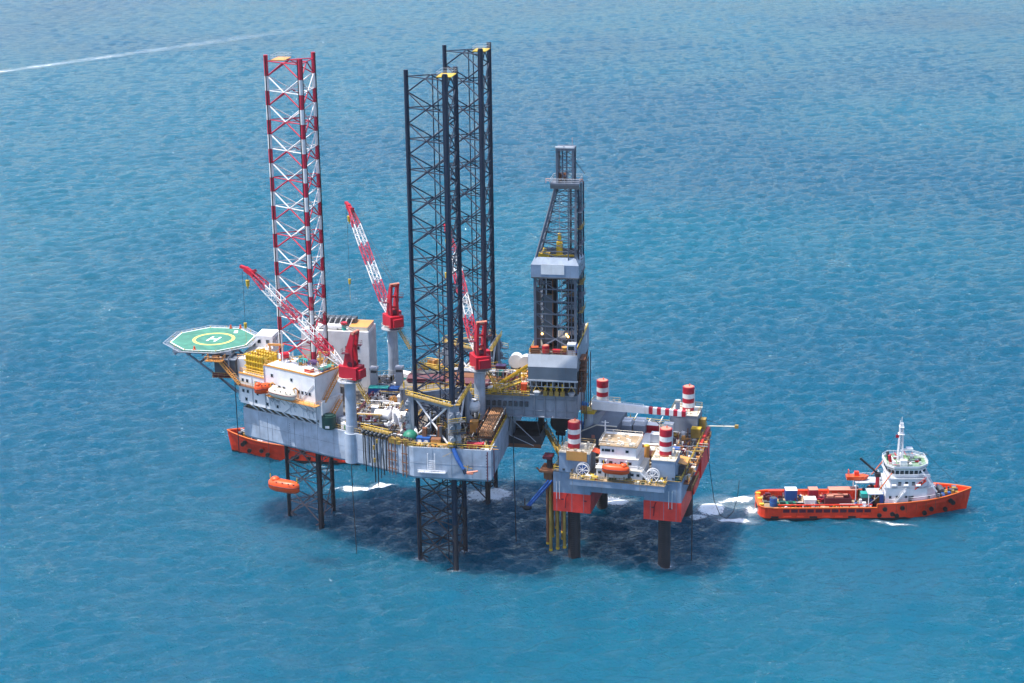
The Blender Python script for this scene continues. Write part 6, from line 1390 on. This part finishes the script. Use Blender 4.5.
# the other ship, moored beyond the rig
s2 = thing('anchor_ship','red hulled ship lying behind the drilling rig, only its bow showing below the hull','ship',(-48.4,44.8,0),R(181))
h2d, h2w, tp2 = ship_hull(s2,56,6.5,sheerA,deckA,3.0,'ship_red','deck')
ship_common(s2,h2d,tp2,False)
MB().prism(poly(4.0,19.6,5.4,2.0),3.95,7.9,top=poly(4.4,18.0,5.4,1.6)).obj('deckhouse', M['white'], s2)
MB().prism(poly(6.4,15.0,4.4,1.6),7.904,10.6).obj('wheelhouse', M['white'], s2); MB().prism(poly(6.2,15.4,4.6,1.6),10.604,10.8).obj('bridge_roof', M['bridge_green'], s2)
fo = MB()
for k in range(34):
    x_ = rn.uniform(19.8,25.5); y_ = rn.uniform(-1,1)*h2d(x_)*.75; s_ = rn.uniform(.2,.5); fo.b(x_-s_,x_+s_,y_-s_,y_+s_,4.9,5.3+rn.uniform(.3,1.5),rn.randrange(4))
fo.obj('windlass', [M['dark_grey'],M['maroon'],M['white'],M['mustard']], s2)
MB().rail([(24,-2.9,6.8),(20,-4.6,6.4),(16,-5.8,6.1)],h=1.2,r=.06).rail([(24,2.9,6.8),(20,4.6,6.4),(10,6.2,6)],h=1.2,r=.06).obj('handrail', M['white'], s2)

# ================================================================ FOAM: thin broken sheets lying just above the water
def foam_mat(name, thr, sc_, soft=.12, stretch=1.0):
    m = bpy.data.materials.new(name); m.use_nodes = True; nt = m.node_tree; N = nt.nodes; L = nt.links
    p = N['Principled BSDF']; p.inputs['Base Color'].default_value = (.8,.84,.86,1); p.inputs['Roughness'].default_value = .8
    at = N.new('ShaderNodeAttribute'); at.attribute_name = 'foam_amount'
    g = N.new('ShaderNodeNewGeometry'); mp = N.new('ShaderNodeMapping'); mp.inputs['Scale'].default_value = (1,stretch,1)
    L.new(g.outputs['Position'], mp.inputs[0])
    n = N.new('ShaderNodeTexNoise'); n.inputs['Scale'].default_value = sc_; n.inputs['Detail'].default_value = 8; n.inputs['Roughness'].default_value = .78; n.inputs['Distortion'].default_value = .9
    L.new(mp.outputs[0], n.inputs['Vector'])
    a = N.new('ShaderNodeMath'); a.operation = 'ADD'; L.new(n.outputs[0], a.inputs[0]); L.new(at.outputs['Fac'], a.inputs[1])
    r = N.new('ShaderNodeMapRange'); r.inputs[1].default_value = thr; r.inputs[2].default_value = thr+soft; L.new(a.outputs[0], r.inputs[0])
    veil = N.new('ShaderNodeMath'); veil.operation = 'MULTIPLY'; veil.inputs[1].default_value = .28; L.new(at.outputs['Fac'], veil.inputs[0])
    mxm = N.new('ShaderNodeMath'); mxm.operation = 'MAXIMUM'; L.new(r.outputs[0], mxm.inputs[0]); L.new(veil.outputs[0], mxm.inputs[1])
    L.new(mxm.outputs[0], p.inputs['Alpha']); return m
FM = foam_mat('foam', 1.0, 1.1, .1); FM2 = foam_mat('foam_far', 1.0, .07, .45, 1.0)
def foam(label, blobs, mat=None, step=.6, z=.10, gain=.85, cap=.66):
    """blobs: (x, y, rx, ry, angle, weight); one grid sheet with a density attribute fading at its rim"""
    xs0 = min(b[0]-max(b[2],b[3])*1.05 for b in blobs); xs1 = max(b[0]+max(b[2],b[3])*1.05 for b in blobs)
    ys0 = min(b[1]-max(b[2],b[3])*1.05 for b in blobs); ys1 = max(b[1]+max(b[2],b[3])*1.05 for b in blobs)
    nx_, ny_ = max(2,int((xs1-xs0)/step)), max(2,int((ys1-ys0)/step)); V_ = []; D_ = []
    for j in range(ny_+1):
        for i in range(nx_+1):
            x_, y_ = xs0+(xs1-xs0)*i/nx_, ys0+(ys1-ys0)*j/ny_; d = 0
            for (bx,by,rx,ry,an,wt) in blobs:
                c,s_ = math.cos(R(an)),math.sin(R(an)); u_ = ((x_-bx)*c+(y_-by)*s_)/rx; v_ = (-(x_-bx)*s_+(y_-by)*c)/ry
                d = max(d, wt*max(0,1-(u_*u_+v_*v_)))
            V_.append((x_,y_,z+sea_z(x_,y_))); D_.append(min(d*gain,cap))
    F_ = []
    for j in range(ny_):
        for i in range(nx_):
            a = j*(nx_+1)+i; q = (a,a+1,a+nx_+2,a+nx_+1)
            if max(D_[k] for k in q) > .02: F_.append(q)
    me = bpy.data.meshes.new('foam'); me.from_pydata(V_,[],F_); me.materials.append(mat or FM)
    at = me.attributes.new('foam_amount','FLOAT','POINT'); at.data.foreach_set('value', D_)
    o = link('foam', me); return tag(o, label, 'foam', None, 'stuff')
foam('bright white foam patch floating beyond the nearer side of the rig', [(-33.6,20.4,5,2.6,15,1.1),(-27.0,24.0,4.6,2.2,25,1.1),(-30,22,3,1.2,30,.95),(-39,19.6,3,1.2,20,.62)], gain=1.0, cap=.8)
foam('churned foam round the foot of the farther navy leg', [(1.5,20,10,7,10,.85),(5,23,6,5,0,.9)])
foam('churned foam round the far left leg of the small platform', [(35.6,21.6,7.5,5.4,0,.95)])
foam('broken white wake curling off the supply ship stern', [(61.6,19.6,5.6,7,-25,.95),(67.5,26.6,8,3.0,12,.85),(68,13.0,7,3.0,-5,.92),(58.6,13.6,4.2,3.0,0,.85),(72,20,4,5.5,0,.72),(65,20,13,11,0,.5)])
foam('white bow wave along the supply ship waterline', [(108.5,16.6,5.6,1.1,-12,.85),(104.5,17.6,2.6,.7,0,.7),(112,15.6,2.6,.6,-10,.6)])
foam('thin foam line under the supply ship stern', [(80,14.2,3.6,.6,8,.62),(96,15.4,4.6,.5,8,.5)])
foam('small foam patch at the foot of the near left leg of the small platform', [(28.6,-14.8,2.6,1.2,10,.62)])
foam('thin foam round the feet of the nearer navy leg', [(LEGS[1][0]+c.x,LEGS[1][1]+c.y,2.6,1.9,20*k,.78) for k,c in enumerate(CH)])
foam('thin foam round the near right leg of the small platform', [(*PP(11.1,-16,0)[:2],3.8,2.8,10,.74),(*PP(-11.1,-16,0)[:2],3.4,2.6,0,.7)])
foam('thin foam round the foot of the red and white leg', [(-46,0,2.2,1,0,.6),(-36,-6,1.6,1,0,.55),(-44,33,3.5,1.2,0,.6),(-48,36.4,3,.8,0,.6)])
foam('long pale boat wake crossing the far sea', [(-512+24*k,705+42*k,42,6+1.2*k,60,1.0-.12*k) for k in range(8)], FM2, 3.6, .5, cap=.8)

# ================================================================ HAZE: the humid air over the sea
hzm = bpy.data.materials.new('haze'); hzm.use_nodes = True; hn = hzm.node_tree; hn.nodes.clear()
ho = hn.nodes.new('ShaderNodeOutputMaterial'); hv = hn.nodes.new('ShaderNodeVolumePrincipled')
hv.inputs['Color'].default_value = (.88,.94,1.0,1); hv.inputs['Density'].default_value = .00003; hv.inputs['Anisotropy'].default_value = .25
hn.links.new(hv.outputs[0], ho.inputs['Volume'])
hz_o = MB().b(-41000,41000,-41000,41000,-15.5,190).obj('haze', hzm); hz_o['kind'] = 'stuff'; hz_o['label'] = 'pale humid haze over the whole sea'
